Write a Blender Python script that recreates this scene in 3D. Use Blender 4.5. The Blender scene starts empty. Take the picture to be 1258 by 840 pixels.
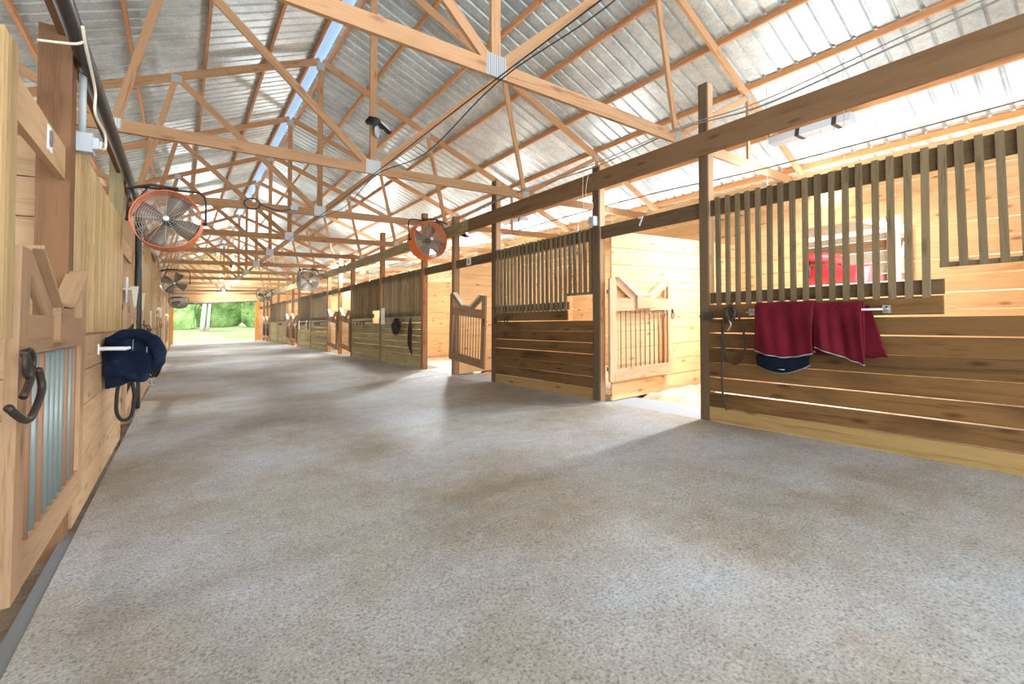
import bpy, math, random
from math import sin, cos, pi, radians, sqrt, atan2
from mathutils import Vector, Matrix, noise

random.seed(7)
SC = bpy.context.scene
COL = SC.collection
# the barn stands on ground that falls gently away along the aisle
GX, GY = 0.005727, -0.044973
def W(x, y, h=0.0): return Vector((x, y, h + GX*x + GY*y))

# ------------------------------------------------------------------ camera
F = 567.0
cd = bpy.data.cameras.new('camera'); cam = bpy.data.objects.new('camera', cd); COL.objects.link(cam)
cd.sensor_width = 36; cd.lens = F/1258*36; cd.shift_y = (356.7-420)/1258; cd.clip_start = .05; cd.clip_end = 300
cam.location = (0, 0, 1.3); cam.rotation_euler = (radians(90+1.2), 0, -radians(35.634))
SC.camera = cam
# ------------------------------------------------------------------ sky, sun, large lights, exposure
w = bpy.data.worlds.new('sky'); SC.world = w; w.use_nodes = True
nt = w.node_tree; bg = nt.nodes['Background']
bg.inputs[0].default_value = (0.86, 0.93, 1.0, 1); bg.inputs[1].default_value = 3.2
sd = bpy.data.lights.new('sun', 'SUN'); sd.energy = 1.8; sd.angle = radians(2); sd.color = (1, .95, .86)
so = bpy.data.objects.new('sun', sd); COL.objects.link(so); so.rotation_euler = (radians(-38), radians(32), 0); so.location = (20, 70, 30)
def area(name, loc, rot, sx, sy, power, color=(1, 1, 1), parent=None):
    l = bpy.data.lights.new(name, 'AREA'); l.shape = 'RECTANGLE'; l.size = sx; l.size_y = sy; l.energy = power; l.color = color
    o = bpy.data.objects.new(name, l); COL.objects.link(o); o.location = loc; o.rotation_euler = rot
    if parent: o.parent = parent
    return o
# daylight through the open near gable end, behind the camera
area('daylight_eave', W(8.70, 19.5, 3.80), (0, radians(90), 0), .30, 44, 640, (.88, .94, 1)).rotation_euler = (math.atan(GY), radians(90), 0)
area('daylight_near_door', W(2.2, -7.5, 2.6), (radians(94), 0, 0), 9, 5, 110, (.88, .95, 1))
SC.view_settings.view_transform = 'Standard'; SC.view_settings.look = 'None'
SC.view_settings.exposure = 0.95; SC.view_settings.gamma = 1; SC.view_settings.use_curve_mapping = False
SC.cycles.max_bounces = 8; SC.cycles.diffuse_bounces = 5; SC.cycles.glossy_bounces = 3; SC.cycles.transmission_bounces = 6
SC.cycles.use_denoising = True

# ------------------------------------------------------------------ materials
def mat(name):
    m = bpy.data.materials.new(name); m.use_nodes = True
    n = m.node_tree.nodes; b = n['Principled BSDF']
    return m, n, m.node_tree.links, b
def node(n, t, **k):
    x = n.new(t)
    for a, v in k.items():
        if a == 'op': x.operation = v
        elif a == 'blend': x.data_type = 'RGBA'; x.blend_type = v
        elif isinstance(a, str) and a.startswith('i_'): x.inputs[a[2:].replace('_', ' ')].default_value = v
        else: setattr(x, a, v)
    return x
def ramp(n, stops):
    r = n.new('ShaderNodeValToRGB'); e = r.color_ramp.elements
    e[0].position = stops[0][0]; e[1].position = stops[-1][0]
    for p, c in stops[1:-1]: e.new(p)
    for i, (p, c) in enumerate(stops): e[i].color = (c[0], c[1], c[2], 1)
    return r
def flat(name, c, rough=.6, metal=0.0, spec=None):
    m, n, l, b = mat(name); b.inputs['Base Color'].default_value = (*c, 1); b.inputs['Roughness'].default_value = rough; b.inputs['Metallic'].default_value = metal
    return m
def wood(name, light, dark, knots=.5, var=.22, rough=.62, stain=0.0, grain=1.0, kscale=(1.1, 3.6)):
    m, n, l, b = mat(name)
    uv = n.new('ShaderNodeUVMap'); oi = n.new('ShaderNodeObjectInfo')
    mul = node(n, 'ShaderNodeVectorMath', op='SCALE'); cmb = n.new('ShaderNodeCombineXYZ')
    l.new(oi.outputs['Random'], cmb.inputs[0]); l.new(oi.outputs['Random'], cmb.inputs[1]); l.new(cmb.outputs[0], mul.inputs[0]); mul.inputs['Scale'].default_value = 41.3
    add = node(n, 'ShaderNodeVectorMath', op='ADD'); l.new(uv.outputs[0], add.inputs[0]); l.new(mul.outputs[0], add.inputs[1])
    def mp(sx, sy):
        x = n.new('ShaderNodeMapping'); x.inputs['Scale'].default_value = (sx, sy, 1); l.new(add.outputs[0], x.inputs[0]); return x
    m1 = mp(.9, 14*grain); n1 = node(n, 'ShaderNodeTexNoise', i_Scale=1.0, i_Detail=6.0, i_Distortion=.9); l.new(m1.outputs[0], n1.inputs[0])
    m2 = mp(6, 120); n2 = node(n, 'ShaderNodeTexNoise', i_Scale=1.0, i_Detail=3.0); l.new(m2.outputs[0], n2.inputs[0])
    mixf = node(n, 'ShaderNodeMath', op='MULTIPLY_ADD'); l.new(n2.outputs[0], mixf.inputs[0]); mixf.inputs[1].default_value = .35; l.new(n1.outputs[0], mixf.inputs[2])
    r = ramp(n, [(.42, dark), (.60, light), (.78, [min(1, c*1.12) for c in light]), (.9, dark)]); l.new(mixf.outputs[0], r.inputs[0])
    # knots
    m3 = mp(*kscale); v = node(n, 'ShaderNodeTexVoronoi', i_Scale=1.0, voronoi_dimensions='2D'); l.new(m3.outputs[0], v.inputs['Vector'])
    kr = ramp(n, [(.0, (knots,)*3), (.04, (knots*.75,)*3), (.10, (0, 0, 0))]); l.new(v.outputs['Distance'], kr.inputs[0])
    mx = node(n, 'ShaderNodeMix', blend='MIX'); l.new(kr.outputs[0], mx.inputs['Factor']); l.new(r.outputs[0], mx.inputs['A']); mx.inputs['B'].default_value = (dark[0]*.55, dark[1]*.42, dark[2]*.4, 1)
    out = mx.outputs['Result']
    if stain:
        m4 = mp(1.1, 2.6); n4 = node(n, 'ShaderNodeTexNoise', i_Scale=1.0, i_Detail=4.0); l.new(m4.outputs[0], n4.inputs[0])
        r4 = ramp(n, [(.5, (0, 0, 0)), (.66, (stain,)*3)]); l.new(n4.outputs[0], r4.inputs[0])
        mx4 = node(n, 'ShaderNodeMix', blend='MIX'); l.new(r4.outputs[0], mx4.inputs['Factor']); l.new(out, mx4.inputs['A']); mx4.inputs['B'].default_value = (dark[0]*.45, dark[1]*.42, dark[2]*.42, 1); out = mx4.outputs['Result']
    hv = n.new('ShaderNodeHueSaturation'); l.new(out, hv.inputs['Color'])
    vr = node(n, 'ShaderNodeMapRange'); l.new(oi.outputs['Random'], vr.inputs[0]); vr.inputs[3].default_value = 1-var; vr.inputs[4].default_value = 1+var*.6; l.new(vr.outputs[0], hv.inputs['Value'])
    l.new(hv.outputs[0], b.inputs['Base Color']); b.inputs['Roughness'].default_value = rough+.12; b.inputs['Specular IOR Level'].default_value = .25
    bp = node(n, 'ShaderNodeBump', i_Strength=.18, i_Distance=.004); l.new(mixf.outputs[0], bp.inputs['Height']); l.new(bp.outputs[0], b.inputs['Normal'])
    return m
M = {}
M['truss'] = wood('truss_lumber', (.43, .245, .125), (.31, .16, .078), .6, .14)
M['purlin'] = wood('purlin_lumber', (.52, .255, .115), (.36, .155, .065), .4, .2)
M['beam'] = wood('beam_lumber', (.23, .132, .064), (.15, .083, .038), .7, .12, grain=.7)
M['header'] = wood('weathered_header', (.13, .085, .042), (.075, .048, .024), .5, .12)
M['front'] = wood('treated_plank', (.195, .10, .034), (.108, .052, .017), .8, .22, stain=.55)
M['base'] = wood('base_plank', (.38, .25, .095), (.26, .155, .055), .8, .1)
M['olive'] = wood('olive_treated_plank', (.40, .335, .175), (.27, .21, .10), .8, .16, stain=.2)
M['slat'] = wood('slat_lumber', (.19, .14, .075), (.105, .075, .038), .5, .25)
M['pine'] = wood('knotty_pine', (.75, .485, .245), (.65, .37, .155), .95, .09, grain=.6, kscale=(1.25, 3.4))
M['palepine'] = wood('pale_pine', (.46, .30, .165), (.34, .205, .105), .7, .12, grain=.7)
M['gateshaded'] = wood('shaded_gate_lumber', (.38, .235, .13), (.26, .15, .075), .6, .1)  # gate lumber darkened to stand in for the weaker light at the near gate
M['leftpost'] = wood('reddish_post_lumber', (.21, .105, .048), (.12, .058, .026), .5, .1, grain=.6)
M['yellowslat'] = wood('yellow_slat', (.50, .345, .165), (.36, .225, .095), .5, .2)
M['gate'] = wood('gate_lumber', (.54, .355, .21), (.40, .24, .125), .5, .1)
M['gatebrown'] = wood('brown_gate_lumber', (.30, .18, .10), (.19, .105, .055), .5, .14)
M['post'] = wood('post_lumber', (.32, .17, .08), (.19, .095, .042), .6, .12, grain=.7)
M['shadedpost'] = wood('shaded_post_lumber', (.13, .085, .046), (.07, .044, .024), .4, .1)
M['orange'] = wood('orange_wood', (.80, .36, .09), (.62, .25, .05), .3, .05)  # strong orange wood tone for the exit jambs
M['rafterpine'] = wood('gable_plank', (.76, .50, .26), (.58, .34, .15), .5, .1)
M['cream'] = flat('cream_trim', (.72, .67, .52), .5)
M['black'] = flat('black_metal', (.015, .015, .016), .45)
M['blackplastic'] = flat('black_plastic', (.03, .028, .028), .4)
M['steel'] = flat('bright_steel', (.62, .62, .62), .35, .9)
M['bar'] = flat('dark_steel_bar', (.07, .065, .06), .4, .6)
M['galvbar'] = flat('galvanised_pipe', (.24, .28, .26), .45, .35)
M['rustbar'] = flat('rusty_pipe', (.30, .16, .09), .7, .1)
M['greybox'] = flat('grey_plastic', (.50, .55, .56), .5)
M['greymetal'] = flat('grey_painted_metal', (.42, .46, .50), .4, .3)
M['white'] = flat('white_paint', (.85, .85, .83), .5)
M['fanorange'] = flat('orange_painted_steel', (.85, .20, .035), .35)
M['fangrey'] = flat('grey_fan_steel', (.42, .41, .38), .4, .3)
M['blade'] = flat('fan_blade', (.24, .21, .17), .5, .3)
M['guard'] = flat('fan_guard_wire', (.60, .56, .48), .4, .5)
M['strip'] = flat('grey_rubber_edge_strip', (.16, .17, .18), .6)
M['rubber'] = flat('grey_rubber_mat', (.34, .37, .40), .75)
M['rope_dark'] = flat('black_rope', (.022, .02, .02), .8)
M['rope_brown'] = flat('brown_leather', (.045, .026, .02), .7)
M['redrope'] = flat('pink_cord', (.72, .25, .28), .7)
M['paper'] = flat('white_paper', (.86, .85, .80), .7)
M['leather'] = flat('dark_leather', (.035, .022, .016), .5)
M['trim_grey'] = flat('grey_binding', (.30, .33, .38), .7)
M['redpaint'] = flat('red_machine_paint', (.70, .05, .07), .3)
M['tire'] = flat('tyre_rubber', (.03, .03, .03), .8)
M['bark'] = flat('pale_bark', (.50, .46, .42), .9)
M['wire'] = flat('dark_cable', (.05, .04, .035), .6)
M['greywire'] = flat('grey_cable', (.30, .28, .26), .6)
def fabric(name, c, c2):
    m, n, l, b = mat(name); t = n.new('ShaderNodeTexCoord')
    x = node(n, 'ShaderNodeTexNoise', i_Scale=5.0, i_Detail=4.0); l.new(t.outputs['Object'], x.inputs[0])
    r = ramp(n, [(.35, c), (.7, c2)]); l.new(x.outputs[0], r.inputs[0]); l.new(r.outputs[0], b.inputs['Base Color']); b.inputs['Roughness'].default_value = .85
    x2 = node(n, 'ShaderNodeTexNoise', i_Scale=9.0, i_Detail=3.0); l.new(t.outputs['Object'], x2.inputs[0])
    bp = node(n, 'ShaderNodeBump', i_Strength=.5, i_Distance=.02); l.new(x2.outputs[0], bp.inputs['Height']); l.new(bp.outputs[0], b.inputs['Normal'])
    if 'Sheen Weight' in b.inputs: b.inputs['Sheen Weight'].default_value = .03; b.inputs['Specular IOR Level'].default_value = .15
    return m
M['maroon'] = fabric('maroon_canvas', (.105, .005, .012), (.15, .009, .02))
M['navy'] = fabric('navy_canvas', (.004, .009, .026), (.014, .026, .06))
M['lining'] = fabric('navy_lining', (.003, .005, .011), (.006, .012, .026))
def emis(name, c, s):
    m, n, l, b = mat(name); b.inputs['Base Color'].default_value = (*c, 1); b.inputs['Emission Color'].default_value = (*c, 1); b.inputs['Emission Strength'].default_value = s; return m
M['lamp'] = emis('lit_led_panel', (.95, .98, 1), 60)
M['ledoff'] = flat('led_panel_off', (.8, .82, .9), .2)
# galvanised roof sheet
m, n, l, b = mat('galvanised_roof_sheet'); t = n.new('ShaderNodeTexCoord')
g = n.new('ShaderNodeNewGeometry')
oi = n.new('ShaderNodeObjectInfo')
x = node(n, 'ShaderNodeTexNoise', i_Scale=2.2, i_Detail=8.0, i_Roughness=.7); l.new(g.outputs['Position'], x.inputs[0])
v = node(n, 'ShaderNodeTexVoronoi', i_Scale=38.0); l.new(g.outputs['Position'], v.inputs['Vector'])
r = ramp(n, [(.3, (.36, .43, .43)), (.55, (.53, .61, .61)), (.75, (.66, .74, .74))]); l.new(x.outputs[0], r.inputs[0])
mx = node(n, 'ShaderNodeMix', blend='MULTIPLY'); mx.inputs['Factor'].default_value = .22; l.new(r.outputs[0], mx.inputs['A']); bwv = n.new('ShaderNodeRGBToBW'); l.new(v.outputs['Color'], bwv.inputs[0]); l.new(bwv.outputs[0], mx.inputs['B'])
hv = n.new('ShaderNodeHueSaturation'); hv.inputs['Saturation'].default_value = .8; l.new(mx.outputs['Result'], hv.inputs['Color'])
vr = node(n, 'ShaderNodeMapRange'); l.new(oi.outputs['Random'], vr.inputs[0]); vr.inputs[3].default_value = .92; vr.inputs[4].default_value = 1.15; l.new(vr.outputs[0], hv.inputs['Value'])
l.new(hv.outputs[0], b.inputs['Base Color']); b.inputs['Metallic'].default_value = .35; b.inputs['Roughness'].default_value = .42
M['roof'] = m
# connector plate: galvanised with a stamped tooth pattern
m, n, l, b = mat('stamped_plate'); t = n.new('ShaderNodeTexCoord')
wv = node(n, 'ShaderNodeTexWave', i_Scale=14.0); wv.bands_direction = 'X'; l.new(t.outputs['Object'], wv.inputs[0])
r = ramp(n, [(.3, (.30, .31, .31)), (.6, (.50, .52, .52))]); l.new(wv.outputs[0], r.inputs[0]); l.new(r.outputs[0], b.inputs['Base Color'])
b.inputs['Metallic'].default_value = .4; b.inputs['Roughness'].default_value = .4
M['plate'] = m
# translucent ridge strip
m, n, l, b = mat('translucent_ridge_sheet'); tr = n.new('ShaderNodeBsdfTranslucent'); tr.inputs[0].default_value = (.38, .45, .52, 1)
ms = n.new('ShaderNodeMixShader'); ms.inputs[0].default_value = .6; l.new(b.outputs[0], ms.inputs[1]); l.new(tr.outputs[0], ms.inputs[2]); l.new(ms.outputs[0], n['Material Output'].inputs[0])
b.inputs['Base Color'].default_value = (.4, .5, .62, 1); M['ridge'] = m
# concrete
m, n, l, b = mat('broomed_concrete'); g = n.new('ShaderNodeNewGeometry'); P = g.outputs['Position']
big = node(n, 'ShaderNodeTexNoise', i_Scale=.55, i_Detail=4.0, i_Roughness=.6); l.new(P, big.inputs[0])
mid = node(n, 'ShaderNodeTexNoise', i_Scale=7.0, i_Detail=6.0, i_Roughness=.7); l.new(P, mid.inputs[0])
fine = node(n, 'ShaderNodeTexNoise', i_Scale=75.0, i_Detail=4.0, i_Roughness=.7); l.new(P, fine.inputs[0])
vor = node(n, 'ShaderNodeTexVoronoi', i_Scale=85.0); l.new(P, vor.inputs['Vector'])
rb = ramp(n, [(.34, (.30, .25, .19)), (.48, (.38, .355, .315)), (.62, (.43, .44, .45))]); l.new(big.outputs[0], rb.inputs[0])
rm = ramp(n, [(.35, (.88, .87, .86)), (.65, (1.06, 1.06, 1.06))]); l.new(mid.outputs[0], rm.inputs[0])
rf = ramp(n, [(.36, (.36, .34, .32)), (.45, (.84, .84, .84)), (.57, (1.0, 1.0, 1.0)), (.69, (1.4, 1.4, 1.38))]); l.new(fine.outputs[0], rf.inputs[0])
a = node(n, 'ShaderNodeMix', blend='MULTIPLY'); a.inputs['Factor'].default_value = 1; l.new(rb.outputs[0], a.inputs['A']); l.new(rm.outputs[0], a.inputs['B'])
c = node(n, 'ShaderNodeMix', blend='MULTIPLY'); c.inputs['Factor'].default_value = .9; l.new(a.outputs['Result'], c.inputs['A']); l.new(rf.outputs[0], c.inputs['B'])
l.new(c.outputs['Result'], b.inputs['Base Color']); b.inputs['Roughness'].default_value = .68
bp = node(n, 'ShaderNodeBump', i_Strength=.55, i_Distance=.006); l.new(fine.outputs[0], bp.inputs['Height']); l.new(bp.outputs[0], b.inputs['Normal'])
M['concrete'] = m
def ground(name, c1, c2, c3, s1, s2, bump=.5):
    m, n, l, b = mat(name); g = n.new('ShaderNodeNewGeometry')
    a = node(n, 'ShaderNodeTexNoise', i_Scale=s1, i_Detail=5.0); l.new(g.outputs['Position'], a.inputs[0])
    d = node(n, 'ShaderNodeTexNoise', i_Scale=s2, i_Detail=5.0, i_Roughness=.7); l.new(g.outputs['Position'], d.inputs[0])
    md = node(n, 'ShaderNodeMath', op='MULTIPLY_ADD'); l.new(d.outputs[0], md.inputs[0]); md.inputs[1].default_value = .6; l.new(a.outputs[0], md.inputs[2])
    r = ramp(n, [(.62, c1), (.8, c2), (1.0, c3)]); l.new(md.outputs[0], r.inputs[0]); l.new(r.outputs[0], b.inputs['Base Color']); b.inputs['Roughness'].default_value = .95
    bp = node(n, 'ShaderNodeBump', i_Strength=bump, i_Distance=.02); l.new(d.outputs[0], bp.inputs['Height']); l.new(bp.outputs[0], b.inputs['Normal'])
    return m
M['dirt'] = ground('packed_dirt', (.12, .085, .055), (.20, .15, .10), (.30, .23, .16), 2, 30)
M['shavings'] = ground('wood_shavings', (.45, .32, .20), (.68, .52, .36), (.82, .68, .50), 3, 55, .9)
M['grass'] = ground('mown_grass', (.09, .14, .035), (.17, .21, .07), (.30, .28, .13), .3, 9)
M['leaf'] = ground('leaf_green', (.09, .15, .05), (.20, .32, .10), (.36, .50, .20), .6, 5, .2)
m, n, l, b = mat('window_glass'); b.inputs['Transmission Weight'].default_value = 1; b.inputs['Roughness'].default_value = 0.0; b.inputs['IOR'].default_value = 1.05; M['glass'] = m

# ------------------------------------------------------------------ builders
def link(name, mesh, loc, parent=None, kind=None):
    o = bpy.data.objects.new(name, mesh); COL.objects.link(o)
    if parent is not None:
        o.parent = parent; o.location = loc - parent['_o_v'] if False else loc - ORG[parent.name]
    else: o.location = loc
    ORG[o.name] = Vector(loc)
    if kind: o['kind'] = kind
    return o
ORG = {}
def thing(name, label, cat, loc, group=None, kind=None):
    o = bpy.data.objects.new(name, None); COL.objects.link(o); o.location = loc; ORG[o.name] = Vector(loc); o.empty_display_size = .1
    if kind: o['kind'] = kind
    else: o['label'] = label; o['category'] = cat
    if group: o['group'] = group
    return o
def tag(o, label, cat, group=None):
    o['label'] = label; o['category'] = cat
    if group: o['group'] = group
    return o
CACHE = {}
def boxmesh(d, wdir, wd, th, m, shear=True, taper=None):
    """box along d (centre line), wd across wdir, th across d x wdir"""
    d = Vector(d); L = d.length; dn = d.normalized(); wv = Vector(wdir)
    if abs(dn.dot(wv.normalized())) > .999: wv = Vector((1, 0, 0))
    wv = (wv - dn*wv.dot(dn)).normalized(); tv = dn.cross(wv)
    vs = []
    for e in (0, 1):
        for sw, st in ((-1, -1), (1, -1), (1, 1), (-1, 1)):
            p = d*e + wv*(sw*wd/2) + tv*(st*th/2)
            if shear: p.z += GX*p.x + GY*p.y
            vs.append(p)
    fs = [(0, 1, 5, 4), (1, 2, 6, 5), (2, 3, 7, 6), (3, 0, 4, 7), (3, 2, 1, 0), (4, 5, 6, 7)]
    me = bpy.data.meshes.new('board'); me.from_pydata(vs, [], fs)
    uv = me.uv_layers.new(name='UVMap')
    offs = [0, wd, wd+th, 2*wd+th]
    wdt = [wd, th, wd, th]
    for fi, f in enumerate(me.polygons):
        for k, li in enumerate(f.loop_indices):
            vi = fs[fi][k]
            if fi < 4:
                u = L if vi >= 4 else 0; vv = offs[fi] + (wdt[fi] if (k in (1, 2)) else 0)
            else: u = .02*(k in (1, 2)); vv = wd*(k in (0, 3))
            uv.data[li].uv = (u, vv)
    me.materials.append(m); return me
def board(name, p0, p1, wd, th, m, parent=None, wdir=(0, 0, 1), kind=None):
    p0 = Vector(p0); p1 = Vector(p1); d = p1-p0
    key = (tuple(round(c, 4) for c in d), tuple(wdir), round(wd, 4), round(th, 4), m)
    if key not in CACHE: CACHE[key] = boxmesh(d, wdir, wd, th, M[m])
    return link(name, CACHE[key], W(*p0), parent, kind)
class MB:
    def __init__(s): s.v = []; s.f = []; s.mi = []; s.mats = []
    def _m(s, m):
        if m not in s.mats: s.mats.append(m)
        return s.mats.index(m)
    def add(s, vs, fs, m):
        o = len(s.v); s.v += [Vector(v) for v in vs]; i = s._m(m)
        for f in fs: s.f.append([o+k for k in f]); s.mi.append(i)
    def box(s, a, b, m, mt=None):
        (x0, y0, z0), (x1, y1, z1) = a, b
        vs = [Vector(p) for p in ((x0, y0, z0), (x1, y0, z0), (x1, y1, z0), (x0, y1, z0), (x0, y0, z1), (x1, y0, z1), (x1, y1, z1), (x0, y1, z1))]
        if mt: vs = [mt @ v for v in vs]
        s.add(vs, [(3, 2, 1, 0), (4, 5, 6, 7), (0, 1, 5, 4), (1, 2, 6, 5), (2, 3, 7, 6), (3, 0, 4, 7)], m)
    def tube(s, pts, r, m, n=8, closed=False, caps=True):
        pts = [Vector(p) for p in pts]; N = len(pts); vs = []; ref = None
        for i, p in enumerate(pts):
            a = pts[(i-1) % N] if (closed or i > 0) else p; c = pts[(i+1) % N] if (closed or i < N-1) else p
            t = (c-a).normalized()
            if ref is None: ref = t.orthogonal().normalized()
            ref = (ref - t*ref.dot(t)); ref = ref.normalized() if ref.length > 1e-6 else t.orthogonal().normalized()
            bn = t.cross(ref); rr = r[i] if isinstance(r, (list, tuple)) else r
            for k in range(n):
                an = 2*pi*k/n; vs.append(p + ref*cos(an)*rr + bn*sin(an)*rr)
        fs = []
        for i in range(N if closed else N-1):
            j = (i+1) % N
            for k in range(n): fs.append((i*n+k, i*n+(k+1) % n, j*n+(k+1) % n, j*n+k))
        if caps and not closed: fs += [tuple(range(n))[::-1], tuple((N-1)*n+k for k in range(n))]
        s.add(vs, fs, m)
    def lathe(s, prof, m, n=32, axis='Y', closed=False):
        vs = []
        for (r, z) in prof:
            for k in range(n):
                a = 2*pi*k/n
                vs.append((r*cos(a), z, r*sin(a)) if axis == 'Y' else (r*cos(a), r*sin(a), z))
        fs = []; N = len(prof)
        for i in range(N if closed else N-1):
            j = (i+1) % N
            for k in range(n): fs.append((i*n+k, i*n+(k+1) % n, j*n+(k+1) % n, j*n+k))
        s.add(vs, fs, m)
    def mesh(s, smooth=False, org=None):
        me = bpy.data.meshes.new('part'); v = s.v if org is None else [p-org for p in s.v]
        me.from_pydata(v, [], s.f)
        for m in s.mats: me.materials.append(M[m])
        for p, i in zip(me.polygons, s.mi): p.material_index = i; p.use_smooth = smooth
        me.update(); return me
    def build(s, name, parent=None, smooth=False, loc=None, kind=None):
        """vertices are world coordinates unless loc is given"""
        if loc is None:
            loc = Vector((min(p.x for p in s.v), min(p.y for p in s.v), min(p.z for p in s.v)))
            me = s.mesh(smooth, loc); return link(name, me, loc, parent, kind)
        return link(name, s.mesh(smooth), loc, parent, kind)
def local(name, mb, parent, smooth=False, loc=(0, 0, 0), rot=None):
    o = bpy.data.objects.new(name, mb.mesh(smooth) if isinstance(mb, MB) else mb); COL.objects.link(o); o.parent = parent; o.location = loc
    if rot: o.rotation_euler = rot
    ORG[o.name] = Vector((0, 0, 0)); return o
def copy_tree(root, loc, rot=None):
    r = root.copy(); COL.objects.link(r); r.location = loc
    if rot is not None: r.rotation_euler = rot
    ORG[r.name] = Vector(loc)
    for ch in [o for o in bpy.data.objects if o.parent == root]:
        c = ch.copy(); COL.objects.link(c); c.parent = r
        for g in [o for o in bpy.data.objects if o.parent == ch]:
            e = g.copy(); COL.objects.link(e); e.parent = c
    return r
ORD = ['nearest', 'second', 'third', 'fourth', 'fifth', 'sixth', 'seventh', 'eighth', 'ninth', 'tenth', 'eleventh', 'twelfth', 'thirteenth', 'fourteenth', 'fifteenth', 'sixteenth', 'seventeenth', 'eighteenth', 'nineteenth', 'twentieth']
YE = 41.0            # far gable
XR, XL = 5.04, -.56  # aisle faces of the stall fronts
XC = 2.25            # ridge
SR, SL = 'maroon-blanket side', 'navy-blanket side'

# ------------------------------------------------------------------ the floor: concrete slabs, stall ground, lawn
floor = thing('floor', None, None, W(0, 0, 0), kind='structure')
jo = [(-4.0, -4.0), (8.35, 9.61), (18.0, 18.9), (28.4, 29.0), (YE+.8, YE+.8)]
xa, xb = -.53, 5.05
for i in range(4):
    (l0, r0), (l1, r1) = jo[i], jo[i+1]; g_ = .010
    top = [W(xa, l0+g_, 0), W(xb, r0+g_, 0), W(xb, r1-g_, 0), W(xa, l1-g_, 0)]
    mb = MB(); mb.add(top + [p-Vector((0, 0, .12)) for p in top], [(0, 1, 2, 3), (7, 6, 5, 4), (0, 4, 5, 1), (1, 5, 6, 2), (2, 6, 7, 3), (3, 7, 4, 0)], 'concrete')
    mb.build('slab', floor)
mb = MB(); q = [W(-5, -4, -.10), W(xa+.2, -4, -.10), W(xa+.2, YE, -.10), W(-5, YE, -.10)]; mb.add(q, [(0, 1, 2, 3)], 'dirt'); mb.build('stall_ground', floor)
mb = MB(); q = [W(xb-.02, -4, -.05), W(15, -4, -.05), W(15, YE, -.05), W(xb-.02, YE, -.05)]; mb.add(q, [(0, 1, 2, 3)], 'dirt'); mb.build('stall_ground', floor)
mb = MB(); mb.add([W(xa-.3, -4, -.115), W(xb+.3, -4, -.115), W(xb+.3, YE, -.115), W(xa-.3, YE, -.115)], [(0, 1, 2, 3)], 'dirt'); mb.build('subgrade', floor)
def bedding(x0, x1, y0, y1, h, lab, seed):
    nx, ny = 44, 52; mb = MB(); vs = []; fs = []
    for j in range(ny+1):
        for i in range(nx+1):
            x = x0+(x1-x0)*i/nx; y = y0+(y1-y0)*j/ny
            z = noise.noise(Vector((x*3, y*3, seed)))*.03 + noise.noise(Vector((x*13, y*13, seed)))*.018 + random.uniform(-.008, .008) - .07*max(0, 1-i/4)
            vs.append(W(x, y, h+z))
    for j in range(ny):
        for i in range(nx): a_ = j*(nx+1)+i; fs.append((a_, a_+1, a_+nx+2, a_+nx+1))
    mb.add(vs, fs, 'shavings'); o = mb.build('bedding', None, True, kind='stuff'); return tag(o, lab, 'bedding')
bedding(5.66, 8.68, .15, 4.62, .025, 'pale wood shavings covering the floor of stall seven behind the rubber mat', 1)
bedding(5.675, 8.68, 4.75, 9.25, .0, 'pale wood shavings behind the closed brown gate and the plank front before it', 2)
bedding(5.675, 8.68, 9.4, 13.95, .0, 'pale wood shavings seen through the open doorway beyond the closed brown gate', 3)
for y0, y1, lab in ((3.12, 4.72, 'flat grey rubber mat in the doorway of stall seven'), (7.75, 9.2, 'grey rubber mat under the closed brown gate'), (9.5, 10.95, 'grey rubber mat in the open doorway past the closed brown gate')):
    tag(board('rubber_mat', ((5.05+5.68)/2, y0, -.022), ((5.05+5.68)/2, y1, -.022), .62, .024, 'rubber', wdir=(1, 0, 0)), lab, 'mat', 'rubber mats in the doorways')
tag(board('edge_strip', (-.562, -1.5, -.03), (-.562, 4.06, -.03), .062, .05, 'strip', wdir=(1, 0, 0)), 'flat dark grey edging strip along the concrete under the near pine gate', 'strip')

# ------------------------------------------------------------------ roof
def roofh(x): return 6.74 - .417*abs(x-XC)
roof = thing('roof', None, None, W(XC, 0, 6.7), kind='structure')
def panel_mesh(sgn):
    # one sheet .914 m wide, four ribs, running from the ridge to the eave
    prof = []; pitch = .2286
    for k in range(4):
        y = k*pitch; prof += [(y, 0), (y+.165, 0), (y+.182, .030), (y+.207, .030), (y+.2246, 0)]
    prof.append((4*pitch+.012, 0.0))
    xi, xo = .10, 7.35; vs = []
    for (y, dz) in prof:
        for x in (xi, xo):
            p = Vector((sgn*x, y, -.417*x + dz)); p.z += GX*p.x+GY*p.y; vs.append(p)
    fs = [(2*k, 2*k+1, 2*k+3, 2*k+2) if sgn < 0 else (2*k+2, 2*k+3, 2*k+1, 2*k) for k in range(len(prof)-1)]
    me = bpy.data.meshes.new('sheet'); me.from_pydata(vs, [], fs); me.materials.append(M['roof']); return me
for sgn in (1, -1):
    me = panel_mesh(sgn); k = 0; y = -4.6
    while y < YE+.6:
        link('roof_sheet', me, W(XC, y, 6.74 + .001*(k % 2)), roof); y += .9144; k += 1
board('ridge_sheet', (XC, -4.6, 6.77), (XC, YE+.6, 6.77), .34, .004, 'ridge', roof, wdir=(1, 0, 0))
PX = [.17, .98, 1.95, 2.9, 3.9, 4.8, 5.9, 6.9]
for sgn in (1, -1):
    for dx in PX:
        if sgn < 0 and dx > 6.5: continue
        x = XC+sgn*dx; h = 6.74-.417*dx-.052
        board('purlin', (x, -4.5, h), (x, YE+.3, h), .09, .04, 'purlin', roof, wdir=(sgn*.417*0, 0, 1))
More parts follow.
